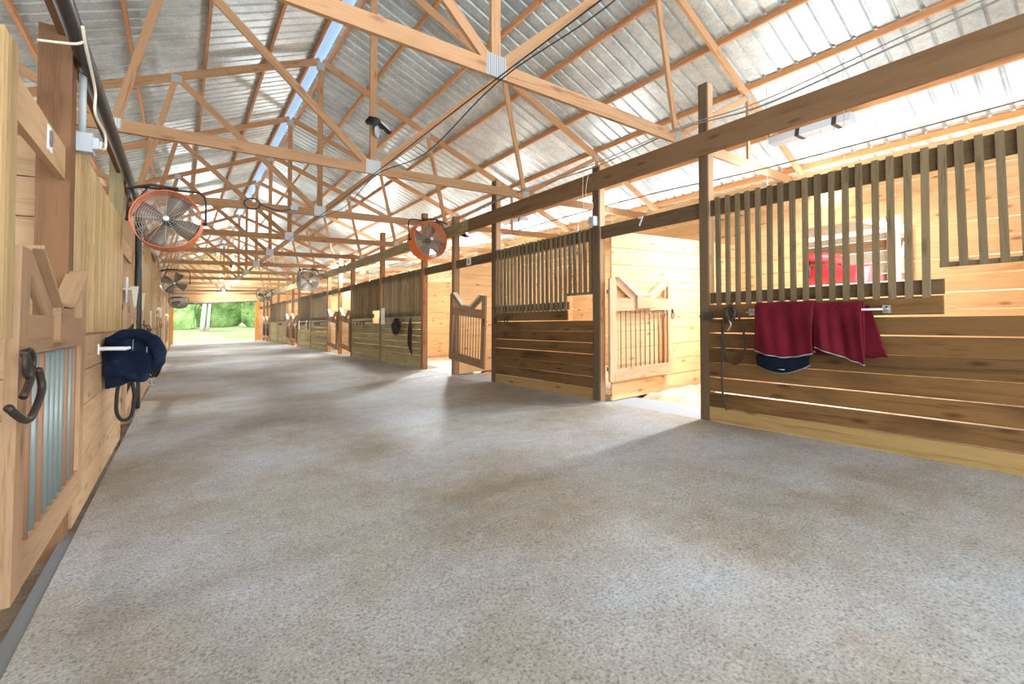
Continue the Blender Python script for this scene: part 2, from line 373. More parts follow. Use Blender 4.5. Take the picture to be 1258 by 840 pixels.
# ------------------------------------------------------------------ trusses
def seg(t, name, a, b, wd, th, m='truss', off=0):
    board(name, (a[0], off, a[1]), (b[0], off, b[1]), wd, th, m, t)
def truss(Y, yaw, idx, lab):
    root = thing('roof_truss', lab, 'truss', W(XC, Y, 0), 'timber roof trusses')
    O = ORG[root.name].copy()
    T = lambda x, h: (XC+x, h)
    parts = []
    def S(name, a, b, wd, th, m='truss'):
        p0 = (XC+a[0], Y, a[1]); p1 = (XC+b[0], Y, b[1]); board(name, p0, p1, wd, th, m, root)
    tc = lambda x: 6.565 - .417*abs(x)
    for s in (-1, 1):
        S('top_chord', (s*.02, tc(0)), (s*7.15, tc(7.15)), .13, .040)
        S('bottom_chord', (0, 3.49), (s*6.95, 3.49), .14, .0395)
        S('web', (s*.05, 3.53), (s*2.32, tc(2.35)-.04), .10, .036)
        S('web', (s*2.85, 3.54), (s*2.38, tc(2.38)-.04), .085, .034)
        S('web', (s*2.92, 3.54), (s*4.78, tc(4.8)-.05), .085, .035)
        S('web', (s*4.82, 3.54), (s*4.82, tc(4.82)-.05), .065, .033)
    S('king_post', (0, 3.53), (0, 6.50), .10, .037)
    plates = [(0, 3.52, .21, .20), (0, 6.47, .15, .16)]
    for s in (-1, 1): plates += [(s*2.36, tc(2.36)-.03, .15, .13), (s*2.88, 3.51, .15, .11), (s*4.8, tc(4.8)-.03, .13, .11), (s*6.7, 3.55, .2, .12)]
    for (x, h, wd, hh) in plates:
        key = ('plate', wd, hh)
        if key not in CACHE:
            mb = MB()
            for sd in (-1, 1):
                mb.box((-wd/2, sd*.0215-.0015, -hh/2), (wd/2, sd*.0215+.0015, hh/2), 'plate')
                for k in range(7): xx = -wd/2+wd*(k+.5)/7; mb.box((xx-.004, sd*.024-.0015, -hh/2+.008), (xx+.004, sd*.024+.0015, hh/2-.008), 'plate')
            CACHE[key] = mb.mesh()
        link('connector_plate', CACHE[key], W(XC+x, Y, h), root)
    root.rotation_euler = (0, 0, yaw); return root
TY = [.12, 3.40, 6.62, 9.80, 13.0, 16.2, 19.45, 22.7, 25.9, 29.1, 32.3, 35.5, 38.7]
TW = [.04, .045, .038, .015] + [0]*9
for i, y in enumerate(TY):
    lab = 'timber roof truss almost over the camera, at the near edge of the picture' if i == 0 else f'{ORD[i-1]} timber roof truss down the aisle, pale lumber with steel gusset plates'
    if i == 2: lab = 'second roof truss down the aisle, with unlit twin floodlight on its king post'
    truss(y, TW[i], i, lab)

# ------------------------------------------------------------------ long beams carrying the trusses
o = board('carrying_beam', (5.02, -3, 3.265), (5.02, 8.6, 3.265), .27, .04, 'beam'); tag(o, 'brown timber beam over the stall fronts on the maroon-blanket side, near length', 'beam')
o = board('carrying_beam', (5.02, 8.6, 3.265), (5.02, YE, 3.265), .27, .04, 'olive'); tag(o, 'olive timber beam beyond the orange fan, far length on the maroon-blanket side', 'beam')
o = board('carrying_beam', (-.62, -3, 3.265), (-.62, YE, 3.265), .27, .04, 'beam'); tag(o, 'timber beam beside the black pipe above the navy-blanket side', 'beam')
HDR = True
def digit(txt, size, loc, rot, m, parent, name='number'):
    c = bpy.data.curves.new('t', 'FONT'); c.body = txt; c.size = size; c.extrude = .003; c.align_x = 'CENTER'; c.align_y = 'CENTER'; c.offset = .004
    c.materials.append(M[m]); o = bpy.data.objects.new(name, c); COL.objects.link(o); COL.objects.unlink(o); SC.collection.objects.link(o); bpy.context.view_layer.update(); me = bpy.data.meshes.new_from_object(o); bpy.data.objects.remove(o)
    me.materials.clear(); me.materials.append(M[m]); o = bpy.data.objects.new(name, me); COL.objects.link(o); o.parent = parent; o.location = loc - ORG[parent.name]; o.rotation_euler = rot; return o
# ------------------------------------------------------------------ posts
def post(x, y, top, m, lab, sx=.10, sy=.10, h0=-.12):
    mb_h = top-h0; o = board('barn_post', (x, y, h0), (x, y, top), sy, sx, m, wdir=(0, 1, 0)); return tag(o, lab, 'post', 'posts along the stall fronts')
RP = [(3.12, 4.0, 'shadedpost', 'dark square post between the doorway of stall seven and the blanket front'),
      (4.875, 3.51, 'shadedpost', 'post beside the open cream-trimmed gate of stall seven'),
      (7.66, 3.99, 'shadedpost', 'post where the plank front meets the closed brown gate'),
      (9.33, 3.6, 'gatebrown', 'brown post at the far edge of the closed brown gate'),
      (11.0, 4.0, 'post', 'post at the near end of the front with the coiled rope')]
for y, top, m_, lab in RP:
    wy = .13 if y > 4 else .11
    if m_ != 'shadedpost': post(5.10, y, top, m_, lab, .13, wy)
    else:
        o = post(5.115, y, top, 'gate', lab, .10, wy); board('shaded_face', (5.05, y, -.1), (5.05, y, top), wy, .03, 'shadedpost', o, wdir=(0, 1, 0))  # aisle-side shade put into a dark face board; paler body for the lit side
yy = [14.05, 17.1, 18.75, 20.42, 23.5, 26.5, 28.2, 29.85, 32.9, 35.9, 37.6, 39.2]
for k, y in enumerate(yy): post(5.10, y, 3.7 if k % 2 else 4.0, 'post', f'{ORD[k+5]} post from the camera on the maroon-blanket side, beyond the coiled rope', .13, .13)
post(-.65, 4.02, 3.18, 'leftpost', 'thick brown post with the grey electrical box, behind the near pine gate', .155, .155)
post(-.65, 2.2, 3.2, 'post', 'post beside the camera behind the slats on the navy-blanket side', .14, .14)
LY = [7.2, 8.8, 10.4, 13.45, 16.5, 18.1, 19.7, 22.7, 25.8, 27.4, 29.0, 32.0, 35.0, 36.6, 38.2]
for k, y in enumerate(LY): post(-.64, y, 3.35, 'olive' if k < 1 else 'palepine', f'{ORD[k+1]} post past the electrical box on the navy-blanket side', .13, .13)

hr = thing('header', 'dark header boards with number 7 along the tops of the slats', 'header', W(5.094, 3, 2.49))
pr_ = [-3]+[p[0] for p in RP]+yy+[YE+.07]
for a, b in zip(pr_[:-1], pr_[1:]):
    o = board('board', (5.094, a+.068, 2.4925), (5.094, b-.068, 2.4925), .185, .035, 'header', hr)
    if a == 3.12: digit('7', .17, W(5.072, 4.07, 2.52), (pi/2, 0, -pi/2), 'paper', o)
    if a == 7.66:
        sg = board('number_plate', (5.073, 8.60, 2.50), (5.073, 8.78, 2.50), .15, .006, 'paper', o); digit('5', .13, W(5.067, 8.69, 2.50), (pi/2, 0, -pi/2), 'black', o)
hl_ = thing('header', 'pale header boards with number 8 on the navy-blanket side', 'header', W(-.614, 3, 2.33))
pl_ = [-3, 2.2, 4.02]+LY+[YE+.07]
for a, b in zip(pl_[:-1], pl_[1:]):
    o = board('board', (-.614, a+.078, 2.33), (-.614, b-.078, 2.33), .20, .035, 'palepine', hl_)
    if a == 2.2: board('number_plate', (-.594, 3.46, 2.34), (-.594, 3.56, 2.34), .13, .006, 'paper', o); digit('8', .12, W(-.588, 3.51, 2.34), (pi/2, 0, pi/2), 'strip', o)

# ------------------------------------------------------------------ stall fronts
def front(side, y0, y1, lab, notch=None, plank='front', slat='slat', rails='header', full=True, X=None, py1=None, top=None):
    R_ = side > 0; X = X or (XR if R_ else XL); s = 1 if R_ else -1
    root = thing('stall_screen', lab, 'stall wall', W(X, (y0+y1)/2, 0), 'plank and slat stall fronts')
    n = 8 if R_ else 5; kick = 1.36 if R_ else 1.25; pitch = kick/n
    xp = X + s*.022
    for k in range(n):
        j0, j1 = random.uniform(-.004, .004), random.uniform(-.004, .004)
        gap = .009 if R_ else .004; a0, a1 = y0, y1
        if R_: gap = random.choice((.006, .009, .013, .016))
        h = pitch*(k+.5)
        if notch and h > notch[2]:
            segs = [(notch[1], y1)] if notch[0]-y0 < .3 else [(y0, notch[0]), (notch[1], y1)]
            if notch[0]-y0 > .04 and notch[0]-y0 < .3: segs.append((y0, notch[0]))
        else: segs = [(y0, py1 or y1)]
        for (a, b) in segs:
            board('plank', (xp, a, h+j0), (xp, b, h+j1), pitch-gap, .038, (plank if k else ('base' if R_ and plank == 'front' else plank)), root)
    rb = kick+.005 if R_ else kick; xr = X+s*.052
    rail_y0 = notch[1] if notch else y0
    board('slat_rail', (xr, rail_y0, rb+.065), (xr, py1 or y1, rb+.065), .125, .034, rails if R_ else plank, root)
    if notch: board('slat_rail', (X+s*.03, y0, 1.605), (X+s*.03, notch[1]+.02, 1.605), .04, .03, slat, root)
    y = y0+.06; xs = X+s*.018
    top = top or (2.59 if R_ else 2.52); bot0 = kick-.02 if R_ else 1.27
    while y < y1-.02:
        bot = bot0
        if notch and y < notch[1]: bot = 1.585
        wd = random.choice((.046, .05, .048)) if R_ else random.choice((.05, .088, .09, .07)); lean = random.uniform(-.006, .006)
        wd = round(wd, 3); lean = round(lean, 3)
        if bot > bot0 and random.random() < .3: lean = .018
        board('slat', (xs, y, bot), (xs, y+lean, top+random.choice((0, .008, -.006))), wd, .034, slat, root, wdir=(0, 1, 0))
        y += .1145 if R_ else .112
    return root
front(1, -2.9, -.05, 'plank and slat front just beside the camera at the near edge on the maroon-blanket side') if False else None
FA = front(1, -1.35, 3.07, 'brown plank stall front with two maroon blankets hanging on it', notch=(.33, 1.01, 1.15))
FB = front(1, 4.94, 7.60, 'brown plank stall front between stall seven and the closed brown gate', notch=(4.96, 5.53, 1.15))
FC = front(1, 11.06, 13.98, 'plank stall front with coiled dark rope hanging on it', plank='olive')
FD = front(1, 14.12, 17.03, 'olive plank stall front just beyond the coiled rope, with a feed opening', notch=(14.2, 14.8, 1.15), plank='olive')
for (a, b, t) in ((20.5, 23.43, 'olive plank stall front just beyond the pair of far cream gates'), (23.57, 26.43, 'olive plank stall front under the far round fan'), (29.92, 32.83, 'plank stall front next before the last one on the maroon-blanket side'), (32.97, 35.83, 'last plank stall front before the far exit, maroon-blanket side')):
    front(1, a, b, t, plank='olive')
front(-1, -1.3, 2.5, 'slatted front cut off at the picture edge beside the near pine gate', slat='yellowslat', plank='palepine', X=-.51, py1=2.15, top=2.37)
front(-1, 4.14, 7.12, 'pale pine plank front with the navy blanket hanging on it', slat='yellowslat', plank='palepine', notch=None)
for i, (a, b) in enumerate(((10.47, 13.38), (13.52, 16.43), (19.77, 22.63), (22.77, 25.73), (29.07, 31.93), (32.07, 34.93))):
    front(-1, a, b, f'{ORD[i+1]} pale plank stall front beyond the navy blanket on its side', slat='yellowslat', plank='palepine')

# ------------------------------------------------------------------ gates: two stiles, rails, bars, V-cut top with capped braces
def gate_proto(name, wm, cap, bars, width=1.50, nb=10):
    root = bpy.data.objects.new('stall_gate', None); COL.objects.link(root); ORG[root.name] = Vector((0, 0, 0))
    H0, H1, RT = 0.0, 1.49, 1.22
    def B(nm, p0, p1, wd, th, m_, wdir=(0, 0, 1), par=None):
        me = boxmesh(Vector(p1)-Vector(p0), wdir, wd, th, M[m_], shear=False); o = bpy.data.objects.new(nm, me); COL.objects.link(o)
        o.parent = par or root; o.location = p0; ORG[o.name] = Vector(p0); return o
    B('stile', (.07, 0, 0), (.07, 0, H1), .14, .04, wm, (1, 0, 0)); B('stile', (width-.07, 0, 0), (width-.07, 0, H1), .14, .04, wm, (1, 0, 0))
    B('bottom_rail', (.14, 0, .09), (width-.14, 0, .09), .17, .038, wm); B('top_rail', (.14, 0, 1.11), (width-.14, 0, 1.11), .18, .038, wm)
    c = width/2; q = .18
    for s in (-1, 1):
        a_ = Vector((c+s*(c-.15), 0, H1-.03)); b_ = Vector((c+s*q, 0, 1.19))
        B('brace', a_, b_, .10, .03, wm, (0, 0, 1))
        d_ = (b_-a_).normalized(); nrm = Vector((-d_.z, 0, d_.x)); nrm = nrm if nrm.z > 0 else -nrm
        B('brace_cap', a_+nrm*.062, b_+nrm*.062, .10, .02, cap, (0, 1, 0))
    B('center_cap', (c-q, 0, 1.262), (c+q, 0, 1.262), .10, .02, cap, (0, 1, 0)); B('center_block', (c-q+.01, -.03, 1.15), (c+q-.01, -.03, 1.15), .19, .03, wm)
    for k in range(nb):
        x = .14+(width-.28)*(k+1)/(nb+1)
        mb = MB(); bm_ = bars if isinstance(bars, str) else bars[k % len(bars)]
        mb.tube([(0, 0, .15), (0, 0, 1.06)], .0075 if isinstance(bars, str) else .014, bm_, 8)
        local('bar', mb, root, True, (x, 0, 0))
    mb = MB(); mb.tube([(width-.03+.035*cos(a2), -.03, .93+.05*sin(a2)) for a2 in [2*pi*k/12 for k in range(12)]], .006, 'black', 6, True); mb.box((width-.05, -.035, .97), (width-.02, -.02, 1.03), 'black')
    local('latch_ring', mb, root)
    for hz in (.18, 1.3):
        mb = MB(); mb.box((-.02, .021, -.02), (.14, .026, .02), 'bar'); mb.tube([(-.012, .024, -.03), (-.012, .024, .03)], .009, 'bar', 8); local('hinge', mb, root, False, (0, 0, hz))
    return root
gp = gate_proto('g', 'gate', 'cream', 'bar'); gp.location = W(5.02, 4.60, .30); gp.rotation_euler = (0, 0, 0)
tag(gp, 'open pine gate with cream V-cut top, swung into stall seven', 'gate', 'V-cut stall gates')
gb = gate_proto('g', 'gatebrown', 'cream', 'bar'); gb.location = W(5.012, 9.45, .36); gb.rotation_euler = (0, 0, -pi/2); gb.rotation_euler = (0, math.atan(-GY)*1, -pi/2)
tag(gb, 'closed brown gate with cream V-cut top between two dark posts', 'gate', 'V-cut stall gates')
gl = gate_proto('g', 'gateshaded', 'gateshaded', ['rustbar', 'galvbar', 'rustbar', 'galvbar', 'galvbar', 'galvbar', 'galvbar', 'rustbar', 'galvbar', 'rustbar'], 1.55); gl.scale = (1, 1, .93); gl.location = W(-.535, 2.56, .25); gl.rotation_euler = (0, -math.atan(-GY)*-1, pi/2)
[bpy.data.objects.remove(c_) for c_ in list(gl.children) if c_.name.startswith('latch_ring')]
tag(gl, 'near pine gate with grey and rusty pipes beside the camera', 'gate', 'V-cut stall gates')
for i, (y, rt, lab) in enumerate(((18.62, -1, 'closed far gate just beyond the second olive front'), (20.34, -1, 'closed far gate next to the olive front under the far fan'), (28.1, -1, 'closed gate beyond the far round fan'), (29.75, -1, 'closed gate just before the last two plank fronts'), (37.5, -1, 'gate of the last but one doorway by the far exit'), (39.1, -1, 'gate of the last doorway by the far exit'))):
    c = copy_tree(gb, W(5.012, y, .30)); c['label'] = lab
for i, y in enumerate((7.27, 8.87, 16.57, 18.17, 25.87, 27.47)):
    c = copy_tree(gp, W(-.548, y, .25), (0, math.atan(GY), pi/2)); c['label'] = f'{ORD[i]} pine gate beyond the navy blanket on its side of the aisle'

# ------------------------------------------------------------------ stall partitions, back walls
def plankwall(root, fixed, a0, a1, axis, rows, pitch, m, name='plank', th=.035, h0=0.0, skip=None):
    for k in range(rows):
        h = h0+pitch*(k+.5)
        spans = [(a0, a1)]
        if skip and h+pitch*.5 > skip[2]+.01 and h-pitch*.5 < skip[3]-.01: spans = [(a0, skip[0]), (skip[1], a1)]
        for (u0, u1) in spans:
            if axis == 'x': board(name, (u0, fixed, h), (u1, fixed, h), pitch-.009, th, m, root)
            else: board(name, (fixed, u0, h), (fixed, u1, h), pitch-.009, th, m, root)
def partition(side, y, lab):
    root = thing('stall_partition', lab, 'partition', W(7 if side > 0 else -2.5, y, 0), 'pine stall partitions')
    if side > 0: plankwall(root, y, 5.17, 8.72, 'x', 10, .2515, 'pine')
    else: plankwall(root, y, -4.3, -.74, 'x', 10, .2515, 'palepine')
partition(1, .08, 'knotty pine partition closing the stall with the maroon blankets, near the picture edge')
partition(1, 4.70, 'bright knotty pine partition behind the open gate of stall seven')
for i, y in enumerate((9.35, 14.05, 18.75, 23.5, 28.2, 32.9, 37.6)):
    partition(1, y, ['knotty pine partition behind the closed brown gate', 'knotty pine partition seen through the open doorway past the closed brown gate'][i] if i < 2 else f'{ORD[i-1]} knotty pine partition beyond the coiled rope')
partition(-1, 4.12, 'pine partition seen through the pipes of the near gate')
for i, y in enumerate((8.8, 13.45, 18.1, 22.7, 27.4, 32.0, 36.6)): partition(-1, y, f'{ORD[i]} pine partition past the navy blanket on its side')
wr = thing('wall_right', None, None, W(8.76, 0, 0), kind='structure')
segs = [-1.0, 3.62, 8.3, 13.2, 18.0, 22.9, 27.7, 32.5, 37.2, YE]
for i in range(len(segs)-1):
    a, b = segs[i]+.002, segs[i+1]-.002
    rows = 15; pitch = .2395
    if i == 0: plankwall(wr, 8.76, a, b, 'y', rows, pitch, 'pine', skip=(2.07, 3.53, 1.60, 2.44))
    else: plankwall(wr, 8.76, a, b, 'y', rows, pitch, 'pine')
wl = thing('wall_left', None, None, W(-4.42, 0, 0), kind='structure')
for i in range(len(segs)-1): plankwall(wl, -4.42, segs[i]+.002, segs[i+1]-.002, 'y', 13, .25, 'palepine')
# far gable wall with the exit opening
we = thing('wall_far', None, None, W(XC, YE, 0), kind='structure')
for k in range(27):
    h = .25*(k+.5)
    if h > 6.6: break
    xmax = min(7.0, (6.72-h-.125)/.417)
    if xmax <= .1: continue
    if h < 2.95:
        for (a, b) in ((XC-xmax, -.6), (4.85, XC+xmax)): board('plank', (a, YE+.03, h), (b, YE+.03, h), .246, .03, 'rafterpine', we)
    else: board('plank', (XC-xmax, YE+.03, h), (XC+xmax, YE+.03, h), .246, .03, 'rafterpine', we)
df = thing('door_1', None, None, W(XC, YE-.05, 0), kind='structure')
board('jamb', (-.57, YE-.06, -.1), (-.57, YE-.06, 3.0), .30, .12, 'orange', df, wdir=(1, 0, 0))
board('jamb', (4.83, YE-.06, -.1), (4.83, YE-.06, 3.05), .26, .12, 'orange', df, wdir=(1, 0, 0))
board('header', (-.8, YE-.09, 2.95), (5.1, YE-.09, 3.15), .17, .08, 'rafterpine', df)
mb = MB()
for k in range(9): x = -.4+5.0*k/8; mb.box(tuple(W(x-.03, YE-.2, 2.86+.035*x)), tuple(W(x+.03, YE-.04, 2.93+.035*x)), 'steel')
mb.tube([W(-.5, YE-.16, 2.83), W(4.8, YE-.16, 3.02)], .05, 'strip', 8); mb.build('door_track', df)

# ------------------------------------------------------------------ the stall window and what stands behind it
wn = thing('window_1', None, None, W(8.75, 2.8, 2), kind='structure')
x = 8.735; y0, y1, h0, h1 = 2.07, 3.53, 1.60, 2.44; fw = .05
board('frame', (x, y0, h0+fw/2), (x, y1, h0+fw/2), fw, .09, 'white', wn); board('frame', (x, y0, h1-fw/2), (x, y1, h1-fw/2), fw, .09, 'white', wn)
board('frame', (x, y0+fw/2, h0+fw), (x, y0+fw/2, h1-fw), fw, .088, 'white', wn, wdir=(0, 1, 0)); board('frame', (x, y1-fw/2, h0+fw), (x, y1-fw/2, h1-fw), fw, .088, 'white', wn, wdir=(0, 1, 0))
board('sash_bar', (x, 2.33, h0+fw), (x, 2.33, h1-fw), .03, .05, 'white', wn, wdir=(0, 1, 0))
board('pane', (x+.01, y0+fw, (h0+h1)/2), (x+.01, y1-fw, (h0+h1)/2), h1-h0-2*fw, .004, 'glass', wn)
# equipment bay beyond
wb = thing('wall_back', None, None, W(15, 4, 0), kind='structure')
for k in range(14): board('plank', (15.0, -3, .3*(k+.5)), (15.0, 16, .3*(k+.5)), .292, .03, 'cream' if k % 3 else 'palepine', wb)
for y in (1, 4, 7, 10): board('stud', (14.93, y, 0), (14.93, y, 4), .1, .09, 'cream', wb, wdir=(0, 1, 0))
mb = MB(); q = [W(9.3, -3, 3.85), W(15.1, -3, 4.3), W(15.1, 16, 4.3), W(9.3, 16, 3.85)]; mb.add(q+[p+Vector((0, 0, .03)) for p in q], [(0, 3, 2, 1), (4, 5, 6, 7), (0, 1, 5, 4), (2, 3, 7, 6)], 'greymetal'); o = mb.build('roof_lean_to', kind='structure')
for k, y in enumerate((3.2, 6.2, 9.2)):
    r_ = thing('shed_frame', f'{["near", "middle", "far"][k]} white timber frame seen through the stall window', 'frame', W(12, y, 0), 'white frames behind the stall window')
    board('tie', (9.6, y, 2.9), (14.9, y, 2.9), .12, .05, 'white', r_); board('post', (12.4, y, 0), (12.4, y, 3.9), .1, .1, 'white', r_, wdir=(0, 1, 0)); board('brace', (10.6, y+.03, 3.9), (12.3, y+.03, 2.5), .1, .04, 'white', r_); board('brace', (12.5, y, 2.2), (13.4, y, 3.0), .1, .04, 'white', r_)
def machine():
    c = W(10.9, 4.35, 0); r_ = thing('tractor', 'red farm machine with rounded hood seen through the stall window', 'tractor', c)
    def pr(nm, prof, y0_, y1_, m_, bev=.04):
        mb = MB(); n_ = len(prof); vs = []
        for (yy_, sc) in ((y0_, .9), (y0_+bev, 1), (y1_-bev, 1), (y1_, .9)):
            cx_ = sum(p[0] for p in prof)/n_; cz_ = sum(p[1] for p in prof)/n_
            for (a_, b_) in prof: vs.append(c+Vector((cx_+(a_-cx_)*sc, yy_, cz_+(b_-cz_)*sc)))
        fs = [tuple(range(n_))[::-1], tuple(3*n_+k for k in range(n_))]
        for s_ in range(3):
            for k in range(n_): fs.append((s_*n_+k, s_*n_+(k+1) % n_, (s_+1)*n_+(k+1) % n_, (s_+1)*n_+k))
        mb.add(vs, fs, m_); return mb.build(nm, r_, True)
    pr('hood', [(-.9, .9), (.5, .9), (.5, 1.95), (.1, 2.15), (-.45, 2.1), (-.9, 1.8)], -1.2, .6, 'redpaint', .15)
    pr('body', [(-.9, .5), (.9, .5), (.9, 1.5), (.2, 1.75), (-.9, 1.7)], .3, 2.6, 'redpaint', .2)
    pr('canopy', [(-1.0, 2.2), (1.0, 2.2), (.8, 2.36), (0, 2.42), (-.8, 2.36)], -.5, 1.5, 'redpaint', .15)
    for (px, py) in ((-.8, -.35), (.8, -.35), (-.8, 1.3), (.8, 1.3)):
        mb = MB(); mb.tube([c+Vector((px, py, 1.5)), c+Vector((px, py, 2.25))], .03, 'black', 8); mb.build('canopy_post', r_, True)
    for (px, py, rr) in ((-1.05, -.7, .42), (1.05, -.7, .42), (-1.1, 1.8, .62), (1.1, 1.8, .62)):
        mb = MB(); mb.tube([c+Vector((px-.14, py, rr)), c+Vector((px-.12, py, rr)), c+Vector((px+.12, py, rr)), c+Vector((px+.14, py, rr))], [rr*.8, rr, rr, rr*.8], 'tire', 24); w_ = mb.build('wheel', r_, True)
        mb = MB(); mb.tube([c+Vector((px-.15, py, rr)), c+Vector((px+.15, py, rr))], rr*.45, 'white', 16); mb.build('rim', w_, True)
machine()
area('bay_daylight', W(12, 1.0, 3.7), (0, 0, 0), 4, 3, 330, (1, 1, 1))

# ------------------------------------------------------------------ lights in the stalls
UP = .42
def shop_light(x, y, h, lab, power, color=(.97, .985, 1)):
    r_ = thing('shop_light', lab, 'light', W(x, y, h), 'shop lights over the stalls')
    mb = MB(); mb.box((-.06, -.6, 0), (.06, .6, .05), 'white'); mb.box((-.1, -.6, -.01), (.1, .6, .0), 'white'); local('housing', mb, r_)
    mb = MB()
    for s in (-1, 1): mb.tube([(s*.05, -.56, -.03), (s*.05, .56, -.03)], .014, 'lamp_dim', 8)
    local('lamp_tube', mb, r_)
    mb = MB()
    for s in (-.5, .5): mb.tube([(0, s, .05), (0, s, max(.1, roofh(x)-h-.01))], .004, 'steel', 6)
    local('chain', mb, r_)
    area('shop_light_beam', (0, 0, -.06), (0, 0, 0), .25, 1.15, power, color, r_); area('added_roof_uplight', (0, 0, .07), (pi, 0, 0), .25, 1.15, power*UP, color, r_)  # second, upward area light is added to brighten the roof sheets
M['lamp_dim'] = emis('lit_tube', (1, .97, .9), 12)
SY = [2.9, 7.0, 11.4, 16.3, 21.0, 25.7, 30.4, 35.2, 39.3]
for i, y in enumerate(SY): shop_light(7.2, y, 3.05, f'{ORD[i]} hanging shop light over the stalls on the maroon-blanket side', [52, 58, 62, 66, 66, 66, 66, 66, 50][i])
for i, y in enumerate((1.9, 6.4, 11.0, 15.7, 20.4, 25.0, 29.7, 34.4)): shop_light(-2.6, y, 2.95, f'{ORD[i]} hanging shop light over the stalls on the navy-blanket side', [14, 30][i] if i < 2 else 70)

# ------------------------------------------------------------------ floodlights
def flood(x, y, h, lab, lit, size=1.0, power=0, group='twin floodlights', aim=None, rz=0):
    r_ = thing('floodlight', lab, 'floodlight', W(x, y, h), group)
    mb = MB(); mb.lathe([(0, -.03), (.072, -.03), (.078, -.02), (.078, .0), (0, .0)], 'greybox', 24); local('junction_cover', mb, r_, False, (0, -.03, -.09*1))
    for s, rz, rx in ((1, -.5, -.6), (-1, .9, .5)):
        e = bpy.data.objects.new('lamp_head', None)
        mb = MB(); mb.box((-.12, -.02, -.055), (.12, .03, .055), 'black')
        for k in range(5): mb.box((-.1+.045*k, .03, -.05), (-.09+.045*k, .05, .05), 'black')
        hd = local('lamp_head', mb, r_, False, (s*.25, -.07, .02+.06*s), (rx, s*.35, rz))
        mb = MB(); mb.box((-.10, -.024, -.04), (.10, -.019, .04), 'lamp' if lit else 'ledoff'); p_ = local('led_panel', mb, hd)
        mb = MB(); mb.tube([(0, 0, -.06), (s*.08, -.02, 0), (s*.22, -.05, .03)], .014, 'black', 8); local('swivel_arm', mb, r_, True)
    r_.rotation_euler = (0, 0, rz)
    if aim:
        l_ = bpy.data.lights.new('floodlight_beam', 'SPOT'); l_.energy = power; l_.spot_size = radians(100); l_.spot_blend = .8; l_.shadow_soft_size = .12; l_.color = (.86, .93, 1)
        o_ = bpy.data.objects.new('floodlight_beam', l_); COL.objects.link(o_); o_.location = W(x, y, h)+Vector((-.3, 0, -.03)); o_.rotation_euler = (W(*aim)-o_.location).to_track_quat('-Z', 'Y').to_euler()
    elif power:
        l_ = bpy.data.lights.new('floodlight_beam', 'POINT'); l_.energy = power; l_.shadow_soft_size = .08; l_.color = (.92, .97, 1)
        o_ = bpy.data.objects.new('floodlight_beam', l_); COL.objects.link(o_); o_.parent = r_; o_.location = (0, -.25, -.05)
flood(XC, 6.58, 4.12, 'unlit twin floodlight on the king post of the second truss', False)
flood(XC, 29.05, 4.45, 'lit floodlight on a king post, nearer of the two shining down the aisle', True, power=420)
flood(XC, 38.6, 4.3, 'lit floodlight on a king post nearest the far exit', True, power=300)
flood(5.15, 18.6, 3.42, 'lit floodlight at the beam beyond the orange fan, maroon-blanket side', True, power=220)
flood(7.35, 12.93, 3.92, 'lit floodlight glowing behind the beam beside the orange fan', True, power=900, aim=(3.5, 9.6, 0), rz=-pi/2)
flood(8.62, 3.35, 3.32, 'added floodlight behind the header of stall seven, lighting the doorway floor', True, power=600, aim=(3.4, 3.5, 0), rz=-pi/2)  # added lamp, tucked behind the header, to throw the doorway streak
flood(8.6, 19.6, 3.4, 'added floodlight on the plank wall behind the pair of far gates, lighting the aisle floor', True, power=750, aim=(3.0, 19.4, 0), rz=-pi/2)  # added lamp sending light out through the far doorways
flood(8.6, 28.6, 3.4, 'added floodlight on the plank wall beyond the far round fan, lighting the aisle floor', True, power=750, aim=(3.0, 28.6, 0), rz=-pi/2)  # likewise added, for doorway light further down the aisle

